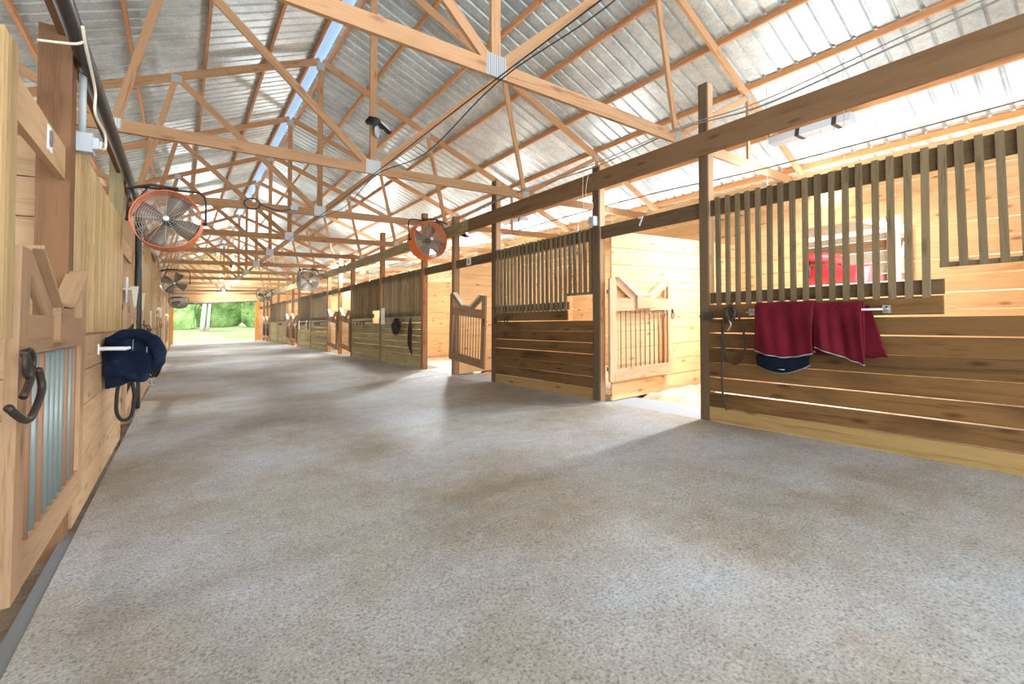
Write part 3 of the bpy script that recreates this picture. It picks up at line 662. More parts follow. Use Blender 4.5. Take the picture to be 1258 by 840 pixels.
# ------------------------------------------------------------------ round fans
def fan_proto(ringm, dia=.82):
    r_ = bpy.data.objects.new('wall_fan', None); COL.objects.link(r_); ORG[r_.name] = Vector((0, 0, 0)); R0 = dia/2
    mb = MB(); D = .16
    mb.lathe([(R0, -D), (R0+.008, -D-.004), (R0+.004, -D+.03), (R0+.004, D-.03), (R0+.008, D+.004), (R0, D), (R0-.006, D-.02), (R0-.006, -D+.02)], ringm, 48, closed=True); local('drum', mb, r_, True)
    for sd, nm in ((-1, 'front_guard'), (1, 'rear_guard')):
        mb = MB()
        for k in range(13):
            rr = R0*(.14+.85*k/12); yy_ = sd*(D+.03*(1-(rr/R0)**2)); mb.tube([(rr*cos(a_), yy_, rr*sin(a_)) for a_ in [2*pi*j/36 for j in range(36)]], .0022, 'guard', 4, True)
        for j in range(12):
            a_ = 2*pi*j/12; mb.tube([(R0*t_*cos(a_), sd*(D+.03*(1-t_*t_)), R0*t_*sin(a_)) for t_ in (.12, .4, .7, 1.0)], .0028, 'guard', 4)
        local(nm, mb, r_, True)
    mb = MB(); mb.lathe([(0, -.05), (.05, -.05), (.065, -.03), (.065, .1), (.05, .13), (0, .13)], 'black', 20); local('motor', mb, r_, True)
    mb = MB(); mb.lathe([(0, -D-.045), (.035, -D-.042), (.04, -D-.03), (0, -D-.028)], 'white', 16); local('hub_badge', mb, r_, True)
    for k in range(4):
        mb = MB(); vs = []
        N = 7
        for i in range(N):
            t_ = i/(N-1); rr = .06+(R0-.09)*t_; wd = .055+.085*sin(min(1, t_*1.3)*pi/2); tw = radians(38-16*t_)
            for e in (-1, 1):
                vs += [Vector((rr, -e*wd*sin(tw)*.8, e*wd*cos(tw))), Vector((rr, -e*wd*sin(tw)*.8+.005, e*wd*cos(tw)))]
        fs = []
        for i in range(N-1):
            a_ = i*4; b_ = a_+4; fs += [(a_, a_+2, b_+2, b_), (a_+1, b_+1, b_+3, a_+3), (a_, b_, b_+1, a_+1), (a_+2, a_+3, b_+3, b_+2)]
        fs += [(0, 1, 3, 2), ((N-1)*4, (N-1)*4+2, (N-1)*4+3, (N-1)*4+1)]
        mb.add(vs, fs, 'blade'); local('blade', mb, r_, True, (0, 0, 0), (0, radians(25+90*k), 0))
    mb = MB(); q = R0+.045; c_ = .09
    pts = [(-q, 0, -.03), (-q, 0, R0*.75), (-q+.02, 0, R0+.0), (-q+c_, 0, R0+.06), (q-c_, 0, R0+.06), (q-.02, 0, R0), (q, 0, R0*.75), (q, 0, -.03)]
    mb.tube(pts, .014, 'black', 8)
    for s in (-1, 1): mb.tube([(s*(R0), 0, 0), (s*(q+.02), 0, 0)], .02, 'black', 10)
    local('yoke', mb, r_, True)
    return r_
FX, FH = -0.142, 2.555
fo = fan_proto('fanorange'); fg = fan_proto('fangrey'); FSC = .835
def place_fan(src, x, y, h, rz, rx, lab, xb, first=False):
    o = src if first else copy_tree(src, (0, 0, 0)); o.location = W(x, y, h); o.rotation_euler = (rx, 0, rz); tag(o, lab, 'fan', 'round fans above the aisle'); ORG[o.name] = W(x, y, h)
    # bracket arm from the beam to the yoke, in the fan's own frame
    inv = (Matrix.Translation(W(x, y, h)) @ Matrix.Rotation(rz, 4, 'Z') @ Matrix.Rotation(rx, 4, 'X')).inverted()
    s = 1 if xb > x else -1
    top = inv @ Vector(W(x, y, h)+Vector((s*.2, .0, .50))); bm = inv @ Vector(W(xb, y, h+.42)); bm2 = inv @ Vector(W(xb, y, h+.1))
    mb = MB(); mb.tube([inv @ (W(x, y, h)+Vector((-s*.12, 0, .485))), top, bm], .02, 'blackplastic', 8); mb.tube([top, bm2], .012, 'blackplastic', 8); local('mounting_arm', mb, o, True)
    return o
place_fan(fo, FX, 6.9, FH, -.08, -.10, 'orange round fan with black yoke hanging on the navy-blanket side', -.60, True)
fo.scale = (FSC,)*3
f2 = place_fan(fo, 4.5, 9.55, 3.04, .10, -.16, 'orange drum fan hanging beside the beam on the maroon-blanket side', 5.0); f2.scale = (1, 1, 1)
for c_ in [c_ for c_ in f2.children if c_.name.startswith('mounting_arm')][:1]: bpy.data.objects.remove(c_)
place_fan(fg, -.2, 20.5, 2.83, 0, .05, 'grey round fan behind the orange one on the navy-blanket side', -.60, True)
place_fan(fg, -.1, 32, 2.62, 0, 1.0, 'dark round fan tilted flat by the far exit corner', -.60)
place_fan(fg, 4.25, 20.4, 2.97, .35, .1, 'grey round fan above the olive fronts on the maroon-blanket side', 5.0)
place_fan(fg, 4.4, 33.8, 3.05, 0, 0, 'small far fan with dark blades near the exit, maroon-blanket side', 5.0)

# ------------------------------------------------------------------ electrics on the near post, pipe, cables
def curve3(pts, n=6):
    out = []; P_ = [Vector(p) for p in pts]; P_ = [P_[0]]+P_+[P_[-1]]
    for i in range(1, len(P_)-2):
        for k in range(n):
            t = k/n; a, b, c, d = P_[i-1:i+3]
            out.append(.5*((2*b)+(-a+c)*t+(2*a-5*b+4*c-d)*t*t+(-a+3*b-3*c+d)*t**3))
    out.append(P_[-2]); return out
mb = MB(); mb.tube(curve3([W(-.52, -2.5, 3.06), W(-.52, 1, 3.04), W(-.52, 3, 3.02), W(-.52, 5, 3.03), W(-.52, 7, 3.05), W(-.52, 8.3, 3.06), W(-.52, 8.66, 2.98), W(-.52, 8.80, 2.7), W(-.52, 8.82, 2.0), W(-.52, 8.82, .1)]), .045, 'blackplastic', 12)
tag(mb.build('pipe', None, True), 'black plastic pipe running along the beam and down by the orange fan', 'pipe')
eb = thing('electrical_box', 'light grey electrical box on the thick brown post', 'electrical box', W(-.55, 4.3, 2.5))
mb = MB(); mb.box(W(-.572, 4.10, 2.47), W(-.49, 4.22, 2.60), 'greybox'); mb.build('enclosure', eb)
mb = MB(); mb.box(W(-.49, 4.09, 2.49), W(-.46, 4.20, 2.57), 'greybox'); mb.box(W(-.46, 4.11, 2.50), W(-.445, 4.18, 2.555), 'greymetal'); mb.build('switch_cover', eb)
mb = MB(); mb.tube([W(-.55, 4.15, 2.60), W(-.55, 4.15, 3.0)], .020, 'greybox', 10); mb.build('conduit', eb, True)
mb = MB(); mb.tube(curve3([W(-.45, 3.35, 2.93), W(-.45, 3.48, 2.87), W(-.45, 3.82, 2.78), W(-.45, 3.84, 2.64), W(-.43, 4.10, 2.60), W(-.43, 4.12, 2.51), W(-.44, 3.95, 2.46), W(-.445, 4.1, 2.50)]), .008, 'cream', 6)
mb.tube(curve3([W(-.62, 3.35, 2.80), W(-.48, 3.3, 2.80), W(-.45, 3.38, 2.86)]), .007, 'cream', 6)
tag(mb.build('cable', None, True), 'white looped cable hanging from the black pipe to the grey box', 'cable')
def cable(pts, r, m_, lab, nm='cable'):
    mb = MB(); mb.tube(curve3([W(*p) for p in pts]), r, m_, 6); return tag(mb.build(nm, None, True), lab, 'cable')
cable([(2.25, 1.0, 3.36), (2.25, 3.42, 3.40), (2.25, 6.62, 3.41), (2.25, 9.8, 3.42), (2.25, 13, 3.43)], .007, 'wire', 'dark cable stretched along the truss plates in mid-roof')
cable([(2.9, 1.3, 4.0), (2.6, 2.4, 3.62), (2.3, 3.42, 3.41), (2.32, 5.0, 3.24), (2.28, 6.55, 3.40), (2.3, 8.2, 3.28), (2.27, 9.8, 3.41)], .007, 'wire', 'dark cable sagging between the first trusses in mid-roof')
cable([(6.5, -1, 3.2), (6.5, 3, 3.21), (6.5, 5.7, 3.31), (6.5, 12, 3.31), (6.5, 20, 3.3)], .011, 'greywire', 'straight grey conduit above the stalls on the maroon-blanket side')
for k, (dh, dx) in enumerate(((0, 0), (.035, -.03), (-.03, -.05))):
    cable([(4.95+dx, .5, 3.56+dh), (4.93+dx, 1.3, 3.50+dh), (4.95+dx, 2.4, 3.43+dh), (4.96+dx, 3.4, 3.52+dh*.4), (4.95+dx, 4.8, 3.46+dh), (4.95+dx, 6.7, 3.52+dh*.4), (4.95+dx, 9.2, 3.46+dh)], .006, 'greywire', ['upper', 'middle', 'lower'][k]+' of the three grey cables draped along the carrying beam')
for k, (dy) in enumerate((0, .13)):
    cable([(4.98, 4.95+dy, 3.44), (4.93, 4.97+dy*.5, 3.1), (4.96, 4.85+dy*1.5, 2.9), (4.95, 5.0, 2.62)], .005, 'cream', ['thin pale cable hanging down the post beside stall seven', 'second pale cable looping down the post beside stall seven'][k])
ob = thing('outlet_box', 'small grey outlet box on the post beside stall seven', 'outlet box', W(5.0, 4.88, 2.6)); mb = MB(); mb.box(W(4.95, 4.83, 2.60), W(5.03, 4.93, 2.74), 'greybox'); mb.build('enclosure', ob); mb = MB(); mb.box(W(4.94, 4.845, 2.62), W(4.95, 4.915, 2.72), 'greymetal'); mb.build('cover_plate', ob)
mb = MB(); mb.tube([W(1.05+.13*cos(a), 9.74, 3.52+.10*sin(a)) for a in [2*pi*k/24 for k in range(24)]], .012, 'wire', 6, True); mb.tube(curve3([W(1.18, 9.74, 3.52), W(1.5, 9.74, 3.44), W(1.75, 9.72, 3.5)]), .01, 'wire', 6)
tag(mb.build('cable', None, True), 'round coil of dark cable hanging on the third truss chord', 'cable')
tb = thing('junction_box', 'small teal junction box on the third truss chord', 'junction box', W(1.75, 9.74, 3.5)); mb = MB(); mb.box(W(1.70, 9.70, 3.47), W(1.83, 9.77, 3.56), 'teal') if False else mb.box(W(1.70, 9.70, 3.47), W(1.83, 9.77, 3.56), 'greybox'); mb.build('enclosure', tb)
# long grey fixtures under the roof over the stalls
for (ya, yb_, lab) in ((2.55, 3.7, 'long grey metal fixture with black straps under the roof above the maroon blankets'), (10.5, 11.4, 'grey metal fixture with black straps under the roof beyond the closed brown gate')):
    r_ = thing('roof_fixture', lab, 'fixture', W(8.0, ya, 4.0), 'grey fixtures under the roof')
    mb = MB(); prof = [(-.13, 0), (.13, 0), (.10, .12), (-.10, .12)]
    vs = [W(8.0+p, y_, 4.0+q_) for y_ in (ya, yb_) for p, q_ in prof]; mb.add(vs, [(0, 1, 2, 3), (7, 6, 5, 4), (0, 4, 5, 1), (1, 5, 6, 2), (2, 6, 7, 3), (3, 7, 4, 0)], 'greymetal'); mb.build('housing', r_)
    for t_ in (.18, .62):
        y_ = ya+(yb_-ya)*t_; mb = MB(); vs = [W(8.0+p*1.06, yy_, 3.995+q_*1.05) for yy_ in (y_-.03, y_+.03) for p, q_ in prof]; mb.add(vs, [(0, 1, 2, 3), (7, 6, 5, 4), (0, 4, 5, 1), (1, 5, 6, 2), (2, 6, 7, 3), (3, 7, 4, 0)], 'black'); mb.build('strap', r_)
mb = MB()
for dy in (-.09, .09): mb.tube([W(7.9, 2.85+dy, 3.98), W(7.88, 2.88+dy*.6, 3.2)], .005, 'redrope', 6)
tag(mb.build('pull_cord', None, True), 'thin pink cord loop hanging from the grey roof fixture', 'cord')
# curved grey lamp shade behind the near header
mb = MB(); n_ = 10; vs = []
for k in range(n_+1):
    a_ = pi*k/n_
    for y_ in (3.2, 3.95): vs.append(W(-.88+.13*cos(a_), y_, 2.62+.16*sin(a_)))
mb.add(vs, [(2*k, 2*k+1, 2*k+3, 2*k+2) for k in range(n_)], 'greymetal'); o = mb.build('lamp_shade', None, True); sm = o.modifiers.new('t', 'SOLIDIFY'); sm.thickness = .006
tag(o, 'curved grey metal reflector behind the pale header with number 8', 'reflector')

# ------------------------------------------------------------------ blankets, ropes, hooks
def bar_rack(x, y0_, y1_, h, lab, m_='steel', s=1):
    r_ = thing('blanket_bar', lab, 'blanket bar', W(x, (y0_+y1_)/2, h), 'blanket bars on the stall fronts')
    mb = MB(); mb.tube([W(x, y0_, h), W(x, y1_, h)], .012, m_, 10); mb.build('bar', r_, True)
    for y in (y0_, y1_):
        mb = MB(); xw = XR+.003 if s > 0 else XL
        a_ = sorted((xw-s*.006, xw)); mb.box((a_[0], y-.03, W(x, y, h-.035).z), (a_[1], y+.03, W(x, y, h+.035).z), m_); mb.tube([W(xw, y, h), W(x, y, h)], .012, m_, 8); mb.build('bracket', r_)
        mb = MB(); mb.tube([W(xw-s*.012, y, h+.018), W(xw, y, h+.018)], .008, 'black', 6); mb.build('screw', r_)
bar_rack(4.93, 1.38, 2.56, 1.255, 'steel blanket bar holding the two maroon blankets')
def drape(xb, h, s0, s1, front, back, thick, m_, lab, ym=lambda s, t: 0, ns=36, nt=40, name='horse_blanket', bulge=.05, sgn=-1, cat='blanket', hem='trim_grey', lining='lining'):
    """cloth over a bar along y at xb; front(s)/back(s) give how far each side hangs"""
    r_ = bpy.data.meshes.new('c'); vs = []; fs = []
    for i in range(ns+1):
        s = i/ns; y = s0+(s1-s0)*s; fl, bl = front(s), back(s); tot = fl+bl
        for j in range(nt+1):
            t = -bl+tot*j/nt; rr = .035
            fold = .013*sin(s*9+t*3)+.008*sin(s*23+t*5)+.01*noise.noise(Vector((s*4, t*5, 3)))
            if t >= rr: x_ = sgn*(rr+bulge*min(1, t*3)*.6+fold*min(1, t*4)); z_ = .02-(t-rr)
            elif t <= -rr: x_ = -sgn*(rr*.8); z_ = .02+(t+rr)
            else: a_ = t/rr*pi/2; x_ = sgn*rr*sin(a_); z_ = .02+rr*.9*cos(a_)
            p = W(xb+x_, y+ym(s, t), h+z_+.006*noise.noise(Vector((s*6, t*8, 0)))); vs.append(p)
    for i in range(ns):
        for j in range(nt): a_ = i*(nt+1)+j; fs.append((a_, a_+1, a_+nt+2, a_+nt+1))
    mb = MB(); mb.add(vs, fs, m_); o = mb.build(name, None, True); tag(o, lab, cat)
    md = o.modifiers.new('s', 'SOLIDIFY'); md.thickness = thick; md.offset = 0
    f_edge = [vs[i*(nt+1)+nt] for i in range(ns+1)]; s_edge = [vs[j] for j in range(nt//2, nt+1)]; e_edge = [vs[ns*(nt+1)+j] for j in range(0, nt+1)]
    for ed in (f_edge,):
        mb = MB(); mb.tube(ed, .008, hem, 6); mb.build('binding', o, True)
    return o, vs
bl1, _ = drape(4.93, 1.30, 1.90, 2.45, lambda s: .50+.05*sin(s*pi), lambda s: .45, .012, 'maroon', 'maroon horse blanket folded over the bar, with navy lining showing below')
# its lining hangs lower in a curve, one layer behind
mb = MB(); vs = []; NS = 24
for i in range(NS+1):
    s = i/NS; y = 1.93+.51*s; dep = .08+.085*sin(s*pi*.95)+.02*s
    for j in range(5): t = j/4; vs.append(W(4.893-.012*sin(t*3), y+.02*t*(.5-s), .82-dep*t))
mb.add(vs, [(i*5+j, i*5+j+1, i*5+j+6, i*5+j+5) for i in range(NS) for j in range(4)], 'lining'); lo = mb.build('lining', bl1, True); lo.modifiers.new('s', 'SOLIDIFY').thickness = .01
mb = MB(); mb.tube([vs[i*5+4] for i in range(NS+1)], .010, 'trim_grey', 6); mb.build('binding', bl1, True)
mb = MB(); mb.box(W(4.875, 2.16, .675), W(4.882, 2.22, .70), 'white'); mb.build('care_tag', bl1)
bl2, _ = drape(4.93, 1.28, 1.52, 1.915, lambda s: .56-.14*s, lambda s: .50, .012, 'maroon', 'second maroon horse blanket hanging crooked at the bar end', ym=lambda s, t: -.05*max(0, t))
mb = MB(); vs = []
for i in range(9):
    s = i/8; 
    for j in range(9): t = j/8; vs.append(W(4.965, 1.50-.02*s-(.10*s)*(t*1.0)-.02*t+.05*(1-s), 1.29-.46*t-.01*sin(s*6)))
mb.add(vs, [(i*9+j, i*9+j+1, i*9+j+10, i*9+j+9) for i in range(8) for j in range(8)], 'maroon'); fl = mb.build('back_flap', bl2, True); fl.modifiers.new('s', 'SOLIDIFY').thickness = .01
# lead rope with a loop
lr = thing('lead_rope', 'brown rope halter hanging in a long loop beside the maroon blankets', 'rope', W(4.98, 2.75, 1.3))
mb = MB(); mb.tube(curve3([W(4.98, 2.80, 1.30), W(4.97, 2.845, 1.1), W(4.97, 2.845, .9), W(4.97, 2.80, .74), W(4.97, 2.70, .695), W(4.97, 2.62, .78), W(4.97, 2.60, .95), W(4.97, 2.65, 1.15), W(4.98, 2.70, 1.30)]), .013, 'rope_brown', 8); mb.build('loop', lr, True)
mb = MB(); mb.tube(curve3([W(4.97, 2.83, 1.28), W(4.965, 2.86, 1.0), W(4.965, 2.865, .7), W(4.965, 2.86, .4), W(4.965, 2.845, .28), W(4.965, 2.81, .17)]), .012, 'rope_brown', 8); mb.build('tail', lr, True)
mb = MB(); mb.tube(curve3([W(4.96, 2.84, 1.30), W(4.95, 2.80, 1.22), W(4.94, 2.74, 1.17), W(4.95, 2.70, 1.25), W(4.96, 2.74, 1.33), W(4.95, 2.80, 1.27), W(4.95, 2.76, 1.18)]), .02, 'leather', 8); mb.build('knot', lr, True)
mb = MB(); mb.tube(curve3([W(4.93, 2.76, 1.18), W(4.92, 2.73, 1.13), W(4.92, 2.75, 1.08), W(4.92, 2.77, 1.06)]), .008, 'steel', 6); mb.build('snap', lr, True)
def hook(x, y, h, s, lab, grp='hooks on the stall fronts'):
    mb = MB(); mb.tube(curve3([W(x, y, h+.05), W(x-s*.05, y, h+.03), W(x-s*.07, y, h-.03), W(x-s*.05, y, h-.07), W(x-s*.02, y, h-.05)]), .007, 'black', 6); o = mb.build('hook', None, True); return tag(o, lab, 'hook', grp)
hook(5.04, 2.75, 1.33, 1, 'black hook holding the brown rope halter')
# strap ring on front B
for y, lab in ((7.2, 'dark ring hanging on the front before the closed brown gate'), (7.56, 'dark latch ring at the post beside the closed brown gate')):
    mb = MB(); mb.tube([W(5.02, y+.05*cos(a), 1.22+.07*sin(a)) for a in [2*pi*k/16 for k in range(16)]], .011, 'leather', 6, True); tag(mb.build('tie_ring', None, True), lab, 'ring')
# slide bolt on post at stall seven
sb = thing('slide_bolt', 'small dark slide bolt at the near edge of the doorway of stall seven', 'bolt', W(5.0, 3.1, 1.22)); mb = MB(); mb.box(W(5.0, 3.0, 1.17), W(5.018, 3.1, 1.27), 'bar'); mb.build('back_plate', sb); mb = MB(); mb.tube([W(4.99, 3.0, 1.22), W(4.99, 3.15, 1.22)], .009, 'bar', 8); mb.build('bolt', sb, True)
# coiled rope and hanging straps on front C
cr = thing('coiled_rope', 'thick coil of dark rope hanging on the plank front past the open doorway', 'rope', W(4.93, 12.6, 1.1))
mb = MB()
for k in range(7):
    c_ = (4.995-.022*k, 12.75-.09*k, 1.06+.018*k); mb.tube([W(c_[0]-.04*sin(a)*.3, c_[1]+.22*cos(a), c_[2]+.17*sin(a)+.03*cos(a*2+k)) for a in [2*pi*j/22 for j in range(22)]], .022, 'rope_dark' if k % 2 else 'rope_brown', 7, True)
mb.build('coil', cr, True)
mb = MB(); mb.tube(curve3([W(4.94, 12.4, 1.2), W(4.9, 12.3, .98), W(4.93, 12.4, .86)]), .018, 'rope_dark', 7); mb.build('loose_end', cr, True)
hs = thing('hanging_straps', 'long brown leather straps hanging down beside the coiled rope', 'strap', W(4.97, 11.6, 1.3))
for k in range(4):
    mb = MB(); yy_ = 11.48+.07*k; mb.tube(curve3([W(4.98, 11.6, 1.33), W(4.96, yy_, 1.0), W(4.96, yy_+.02, .7), W(4.97, yy_+.01, .32+.08*k)]), [.018]*0 or .016, 'rope_brown', 6); mb.build('strap', hs, True)
# far racks and papers on the olive fronts
for i, (y, a, b) in enumerate(((15.6, 14.9, 16.6), (22.0, 21.0, 23.0), (25.0, 24.0, 26.2), (31.3, 30.3, 32.4))):
    bar_rack(4.93, a, b, 1.26, f'{ORD[i]} blanket bar beyond the coiled rope', 'black')
    mb = MB()
    for k in range(3): yy_ = a+.25+.35*k; mb.tube(curve3([W(4.92, yy_, 1.27), W(4.9, yy_+.06, 1.17), W(4.9, yy_+.14, 1.14), W(4.92, yy_+.2, 1.25)]), .014, 'leather', 6)
    tag(mb.build('bridle', None, True), f'dark leather tack looped over the {ORD[i]} bar beyond the coiled rope', 'tack')
def paper(x, y, h, w_, hh, lab, m_='paper'): tag(board('notice_board', (x, y-w_/2, h), (x, y+w_/2, h), hh, .012, m_), lab, 'notice')
paper(5.01, 13.75, 1.40, .30, .50, 'pale notice board hanging beside the coiled rope')
paper(5.0, 25.9, 1.15, .25, .45, 'pale notice hanging on the far olive front')
paper(5.0, 24.2, 1.15, .25, .45, 'pale notice beside the far cream gates')
paper(-.53, 7.2, 1.75, .16, .3, 'small blue notice on the post beyond the navy blanket', 'greymetal')
for k, (y, h_) in enumerate(((9.0, 1.45), (13.0, 1.4), (16.6, 1.4))):
    mb = MB(); mb.add([W(-.556, y-.1, h_+.25), W(-.556, y+.1, h_+.25), W(-.556, y+.03, h_-.25), W(-.556, y-.03, h_-.25), W(-.53, y-.1, h_+.25), W(-.53, y+.1, h_+.25), W(-.53, y+.03, h_-.25), W(-.53, y-.03, h_-.25)], [(0, 1, 2, 3), (7, 6, 5, 4), (0, 4, 5, 1), (1, 5, 6, 2), (2, 6, 7, 3), (3, 7, 4, 0)], 'paper')
    tag(mb.build('hanging_towel', None), f'{ORD[k]} white towel hanging on the navy-blanket side', 'towel')
# near gate: dark halter ring at the picture edge
hl = thing('halter', 'dark leather halter with curved strap hanging on the near pine gate', 'halter', W(-.48, 2.6, 1.0))
mb = MB(); mb.tube(curve3([W(-.49, 2.36, 1.03), W(-.47, 2.5, .96), W(-.47, 2.64, .99), W(-.47, 2.73, 1.06), W(-.48, 2.71, 1.14)]), .014, 'leather', 8); mb.build('noseband', hl, True)
mb = MB(); mb.tube([W(-.485, 2.6+.07*cos(a), 1.17+.055*sin(a)) for a in [2*pi*k/16 for k in range(16)]], .009, 'leather', 8, True); mb.build('ring', hl, True)
mb = MB(); mb.tube(curve3([W(-.49, 2.55, 1.22), W(-.48, 2.60, 1.12), W(-.48, 2.5, 1.05)]), .014, 'leather', 8); mb.build('strap', hl, True)
# navy blanket, folded thick over a white arm that stands out from the wall
ra = thing('blanket_holder', 'white swing arm carrying the navy blanket', 'holder', W(-.54, 5.2, 1.12))
mb = MB(); mb.tube([W(-.56, 5.2, 1.125), W(-.50, 5.2, 1.125), W(-.38, 5.2, 1.118)], .017, 'white', 8); mb.tube([W(-.38, 5.2, 1.118), W(-.34, 5.9, 1.118)], .014, 'white', 8); mb.tube([W(-.56, 5.9, 1.118), W(-.34, 5.9, 1.118)], .014, 'white', 8); mb.build('arm_tube', ra, True)
mb = MB(); mb.box(W(-.563, 5.17, 1.08), W(-.553, 5.23, 1.17), 'white'); mb.build('wall_plate', ra)
nb_ = bpy.data.objects
mb = MB(); vs = []; NU, NV = 44, 22
for i in range(NU+1):
    u = i/NU; th_ = 2*pi*u
    for j in range(NV+1):
        v_ = j/NV; 
        # lumpy folded bundle: width along x, closed section in the y-z plane, drooping lower on the wall side
        x_ = -.545+.36*v_; R1 = (.165+.025*sin(v_*5))*(sqrt(max(.04, 1-((v_-.72)/.285)**2)) if v_ > .72 else 1.0)
        zc_ = 1.06-.04*v_*v_; yc_ = 5.53
        fold = .016*sin(7*th_+v_*6)+.06*noise.noise(Vector((cos(th_)*2.2, sin(th_)*2.2, v_*3.5)))
        low = 1.2 if sin(th_) < 0 else .9
        vs.append(W(x_, yc_+(R1+fold)*cos(th_), zc_+(R1+fold)*low*sin(th_)-.06*(1-v_)*(sin(th_) < 0)))
fs = [(i*(NV+1)+j, i*(NV+1)+j+1, (i+1)*(NV+1)+j+1, (i+1)*(NV+1)+j) for i in range(NU) for j in range(NV)]
mb.add(vs, fs, 'navy'); c1 = [i*(NV+1)+NV for i in range(NU)]; mb.f.append(c1); mb.mi.append(0)
nbk = mb.build('horse_blanket', None, True); tag(nbk, 'navy horse blanket bundled over the white swing arm', 'blanket')
for k, (vv, r_) in enumerate(((.55, .004), (.82, .005))):
    j = int(vv*NV); mb = MB(); mb.tube([vs[i*(NV+1)+j]+Vector((0, 0, 0)) for i in range(2, 21)], r_, 'trim_grey', 5); mb.build('seam_piping', nbk, True)
for nm_, cp, rad in (('folded_edge', [(-.53, 5.42, 1.17), (-.42, 5.41, 1.235), (-.28, 5.41, 1.22), (-.18, 5.44, 1.12), (-.16, 5.46, .98), (-.20, 5.47, .90)], [.03, .045, .055, .06, .05, .025]),
                     ('hanging_flap', [(-.53, 5.44, 1.10), (-.47, 5.42, 1.0), (-.40, 5.42, .90), (-.30, 5.44, .84), (-.24, 5.47, .84)], [.03, .05, .055, .05, .025])):
    cc = curve3([W(*p) for p in cp], 6); nr = [rad[min(len(rad)-1, int(q/6))]*(1-(q/6) % 1)+rad[min(len(rad)-1, int(q/6)+1)]*((q/6) % 1) for q in range(len(cc))]
    mb = MB(); mb.tube(cc, [a_*(1+.18*sin(i_*1.3)*.5) for i_, a_ in enumerate(nr)], 'navy', 14); mb.build(nm_, nbk, True)
mb = MB(); mb.tube(curve3([W(-.44, 5.50, .88), W(-.46, 5.48, .70), W(-.46, 5.48, .54), W(-.42, 5.49, .46), W(-.36, 5.50, .49), W(-.34, 5.51, .66), W(-.37, 5.52, .86)]), .015, 'rope_dark', 8); mb.build('leg_strap', nbk, True)
# dark rope bundle on a hook
rb_ = thing('rope_bundle', 'thick bundle of black ropes hanging from a hook behind the navy blanket', 'rope', W(-.4, 10.4, 1.1))
for k in range(9):
    mb = MB(); ox = -.39+.018*(k % 4); oy = 10.2+.05*(k//2); dn = .42+.06*(k % 3)
    mb.tube(curve3([W(ox, oy, 1.12), W(ox-.10, oy+.02*k, .9), W(ox-.09, oy, .6), W(ox-.01, oy, dn), W(ox+.07, oy, .62), W(ox+.09, oy+.03, .9), W(ox+.01, oy, 1.12)]), .016, 'rope_dark', 6); mb.build('loop', rb_, True)
for k in range(2):
    mb = MB(); mb.tube([W(-.42+.05*k+.028*cos(a), 10.15, .34+.05*sin(a)) for a in [2*pi*j/12 for j in range(12)]], .008, 'steel', 6, True); mb.build('bit_ring', rb_, True)
hook(-.50, 10.4, 1.28, -1, 'black hook holding the bundle of black ropes'); hook(-.50, 9.4, 1.28, -1, 'black hook just before the bundle of black ropes')
bar_rack(-.44, 8.7, 12.6, 1.24, 'long dark rail on the wall behind the navy blanket', 'black', -1)

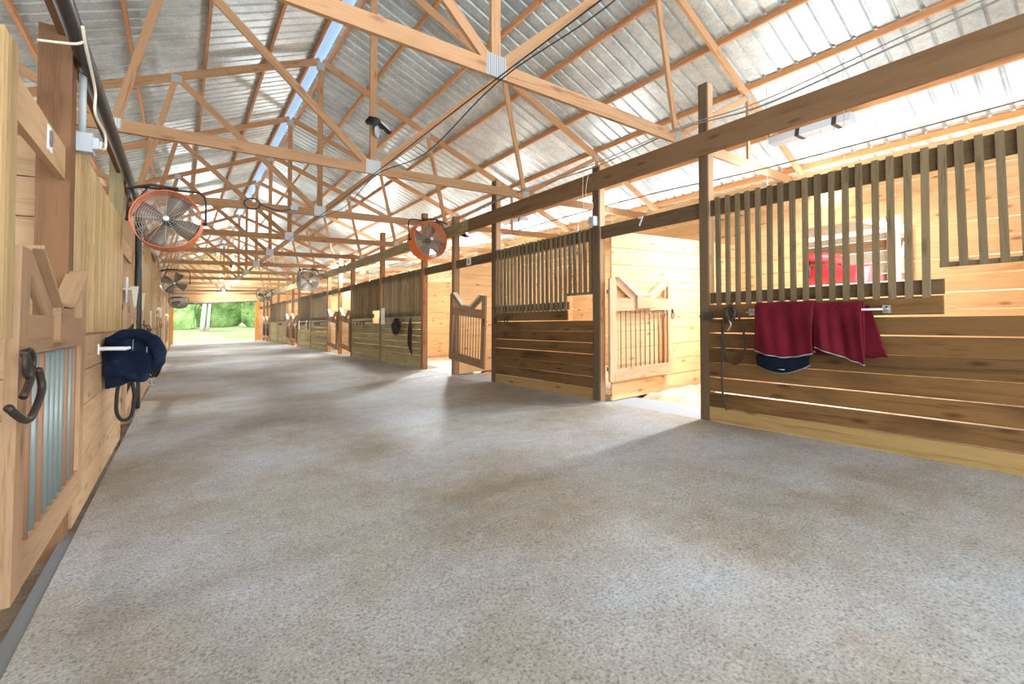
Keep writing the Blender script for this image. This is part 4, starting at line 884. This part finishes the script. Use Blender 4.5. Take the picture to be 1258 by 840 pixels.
# ------------------------------------------------------------------ outdoors beyond the exit
ZL = W(0, YE+.8, 0).z-.08
mb = MB(); mb.add([Vector((-60, YE+.7, ZL)), Vector((80, YE+.7, ZL)), Vector((80, 130, ZL-.3)), Vector((-60, 130, ZL-.3))], [(0, 1, 2, 3)], 'grass'); mb.build('lawn', None, kind='structure')
def bush(cx_, cy_, wd, ht, seed, lab):
    rnd = random.Random(seed); r_ = thing('tree', lab, 'tree', Vector((cx_, cy_, ZL)), 'green trees beyond the exit')
    mb = MB(); mb.tube([Vector((cx_, cy_, ZL-.1)), Vector((cx_+.1, cy_, ZL+ht*.5))], [.12, .06], 'bark', 8); mb.build('trunk', r_, True)
    mb = MB()
    for k in range(900):
        a_ = rnd.uniform(0, 2*pi); b_ = rnd.uniform(-1, 1); rr = rnd.uniform(.65, 1.05)
        p = Vector((cx_+wd*rr*cos(a_)*sqrt(1-b_*b_), cy_+wd*.7*rr*sin(a_)*sqrt(1-b_*b_), ZL+ht*.5+ht*.52*rr*b_))
        if p.z < ZL: p.z = ZL+rnd.uniform(0, .4)
        s_ = rnd.uniform(.22, .5); u_ = Vector((rnd.uniform(-1, 1), rnd.uniform(-1, 1), rnd.uniform(-1, 1))).normalized(); v_ = u_.orthogonal().normalized()
        mb.add([p-u_*s_, p+v_*s_*.6, p+u_*s_, p-v_*s_*.6], [(0, 1, 2, 3)], 'leaf')
    NI = 14
    vs = []
    for i in range(NI+1):
        for j in range(20):
            ph = pi*i/NI; a_ = 2*pi*j/20; q_ = 1+.22*noise.noise(Vector((cos(a_)*2+seed, sin(a_)*2, ph*2)))
            vs.append(Vector((cx_+wd*.86*q_*cos(a_)*sin(ph)**.6, cy_+wd*.6*q_*sin(a_)*sin(ph)**.6, max(ZL-.05, ZL+ht*.36-ht*.62*q_*cos(ph)))))
    mb.add(vs, [(i*20+j, i*20+(j+1) % 20, (i+1)*20+(j+1) % 20, (i+1)*20+j) for i in range(NI) for j in range(20)], 'leaf')
    cr_ = mb.build('foliage', r_); cr_['kind'] = 'stuff'
for k in range(8): bush(-11+5.0*k, 66+4.2*(k % 2), 3.1, 8.5+(k % 3), k, f'{ORD[k]} leafy green tree from the west end of the tree row beyond the lawn' if k else 'first leafy green tree at the end of the row beyond the lawn')
pt = thing('trunk_tree', 'pale trunked tree standing alone on the lawn beyond the exit', 'tree', Vector((2.0, 60, ZL)))
mb = MB(); mb.tube([Vector((1.9, 60, ZL-.1)), Vector((1.95, 60, ZL+1)), Vector((2.1, 60, ZL+3)), Vector((2.2, 60, ZL+8))], [.26, .22, .2, .16], 'bark', 12); mb.build('trunk', pt, True)
mb = MB(); mb.tube([Vector((2.35, 59.8, ZL-.1)), Vector((2.45, 59.8, ZL+1.5)), Vector((2.8, 59.8, ZL+7))], [.16, .13, .1], 'bark', 10); mb.build('trunk', pt, True)
mb = MB(); rnd = random.Random(5)
for k in range(500):
    a_ = rnd.uniform(0, 2*pi); rr = rnd.uniform(0, 4); p = Vector((2.2+rr*cos(a_), 60+rr*sin(a_), ZL+8+rnd.uniform(-1.5, 3))); s_ = rnd.uniform(.2, .45); u_ = Vector((rnd.uniform(-1, 1), rnd.uniform(-1, 1), rnd.uniform(-1, 1))).normalized(); v_ = u_.orthogonal().normalized()
    mb.add([p-u_*s_, p+v_*s_*.6, p+u_*s_, p-v_*s_*.6], [(0, 1, 2, 3)], 'leaf')
mb.build('foliage', pt)['kind'] = 'stuff'
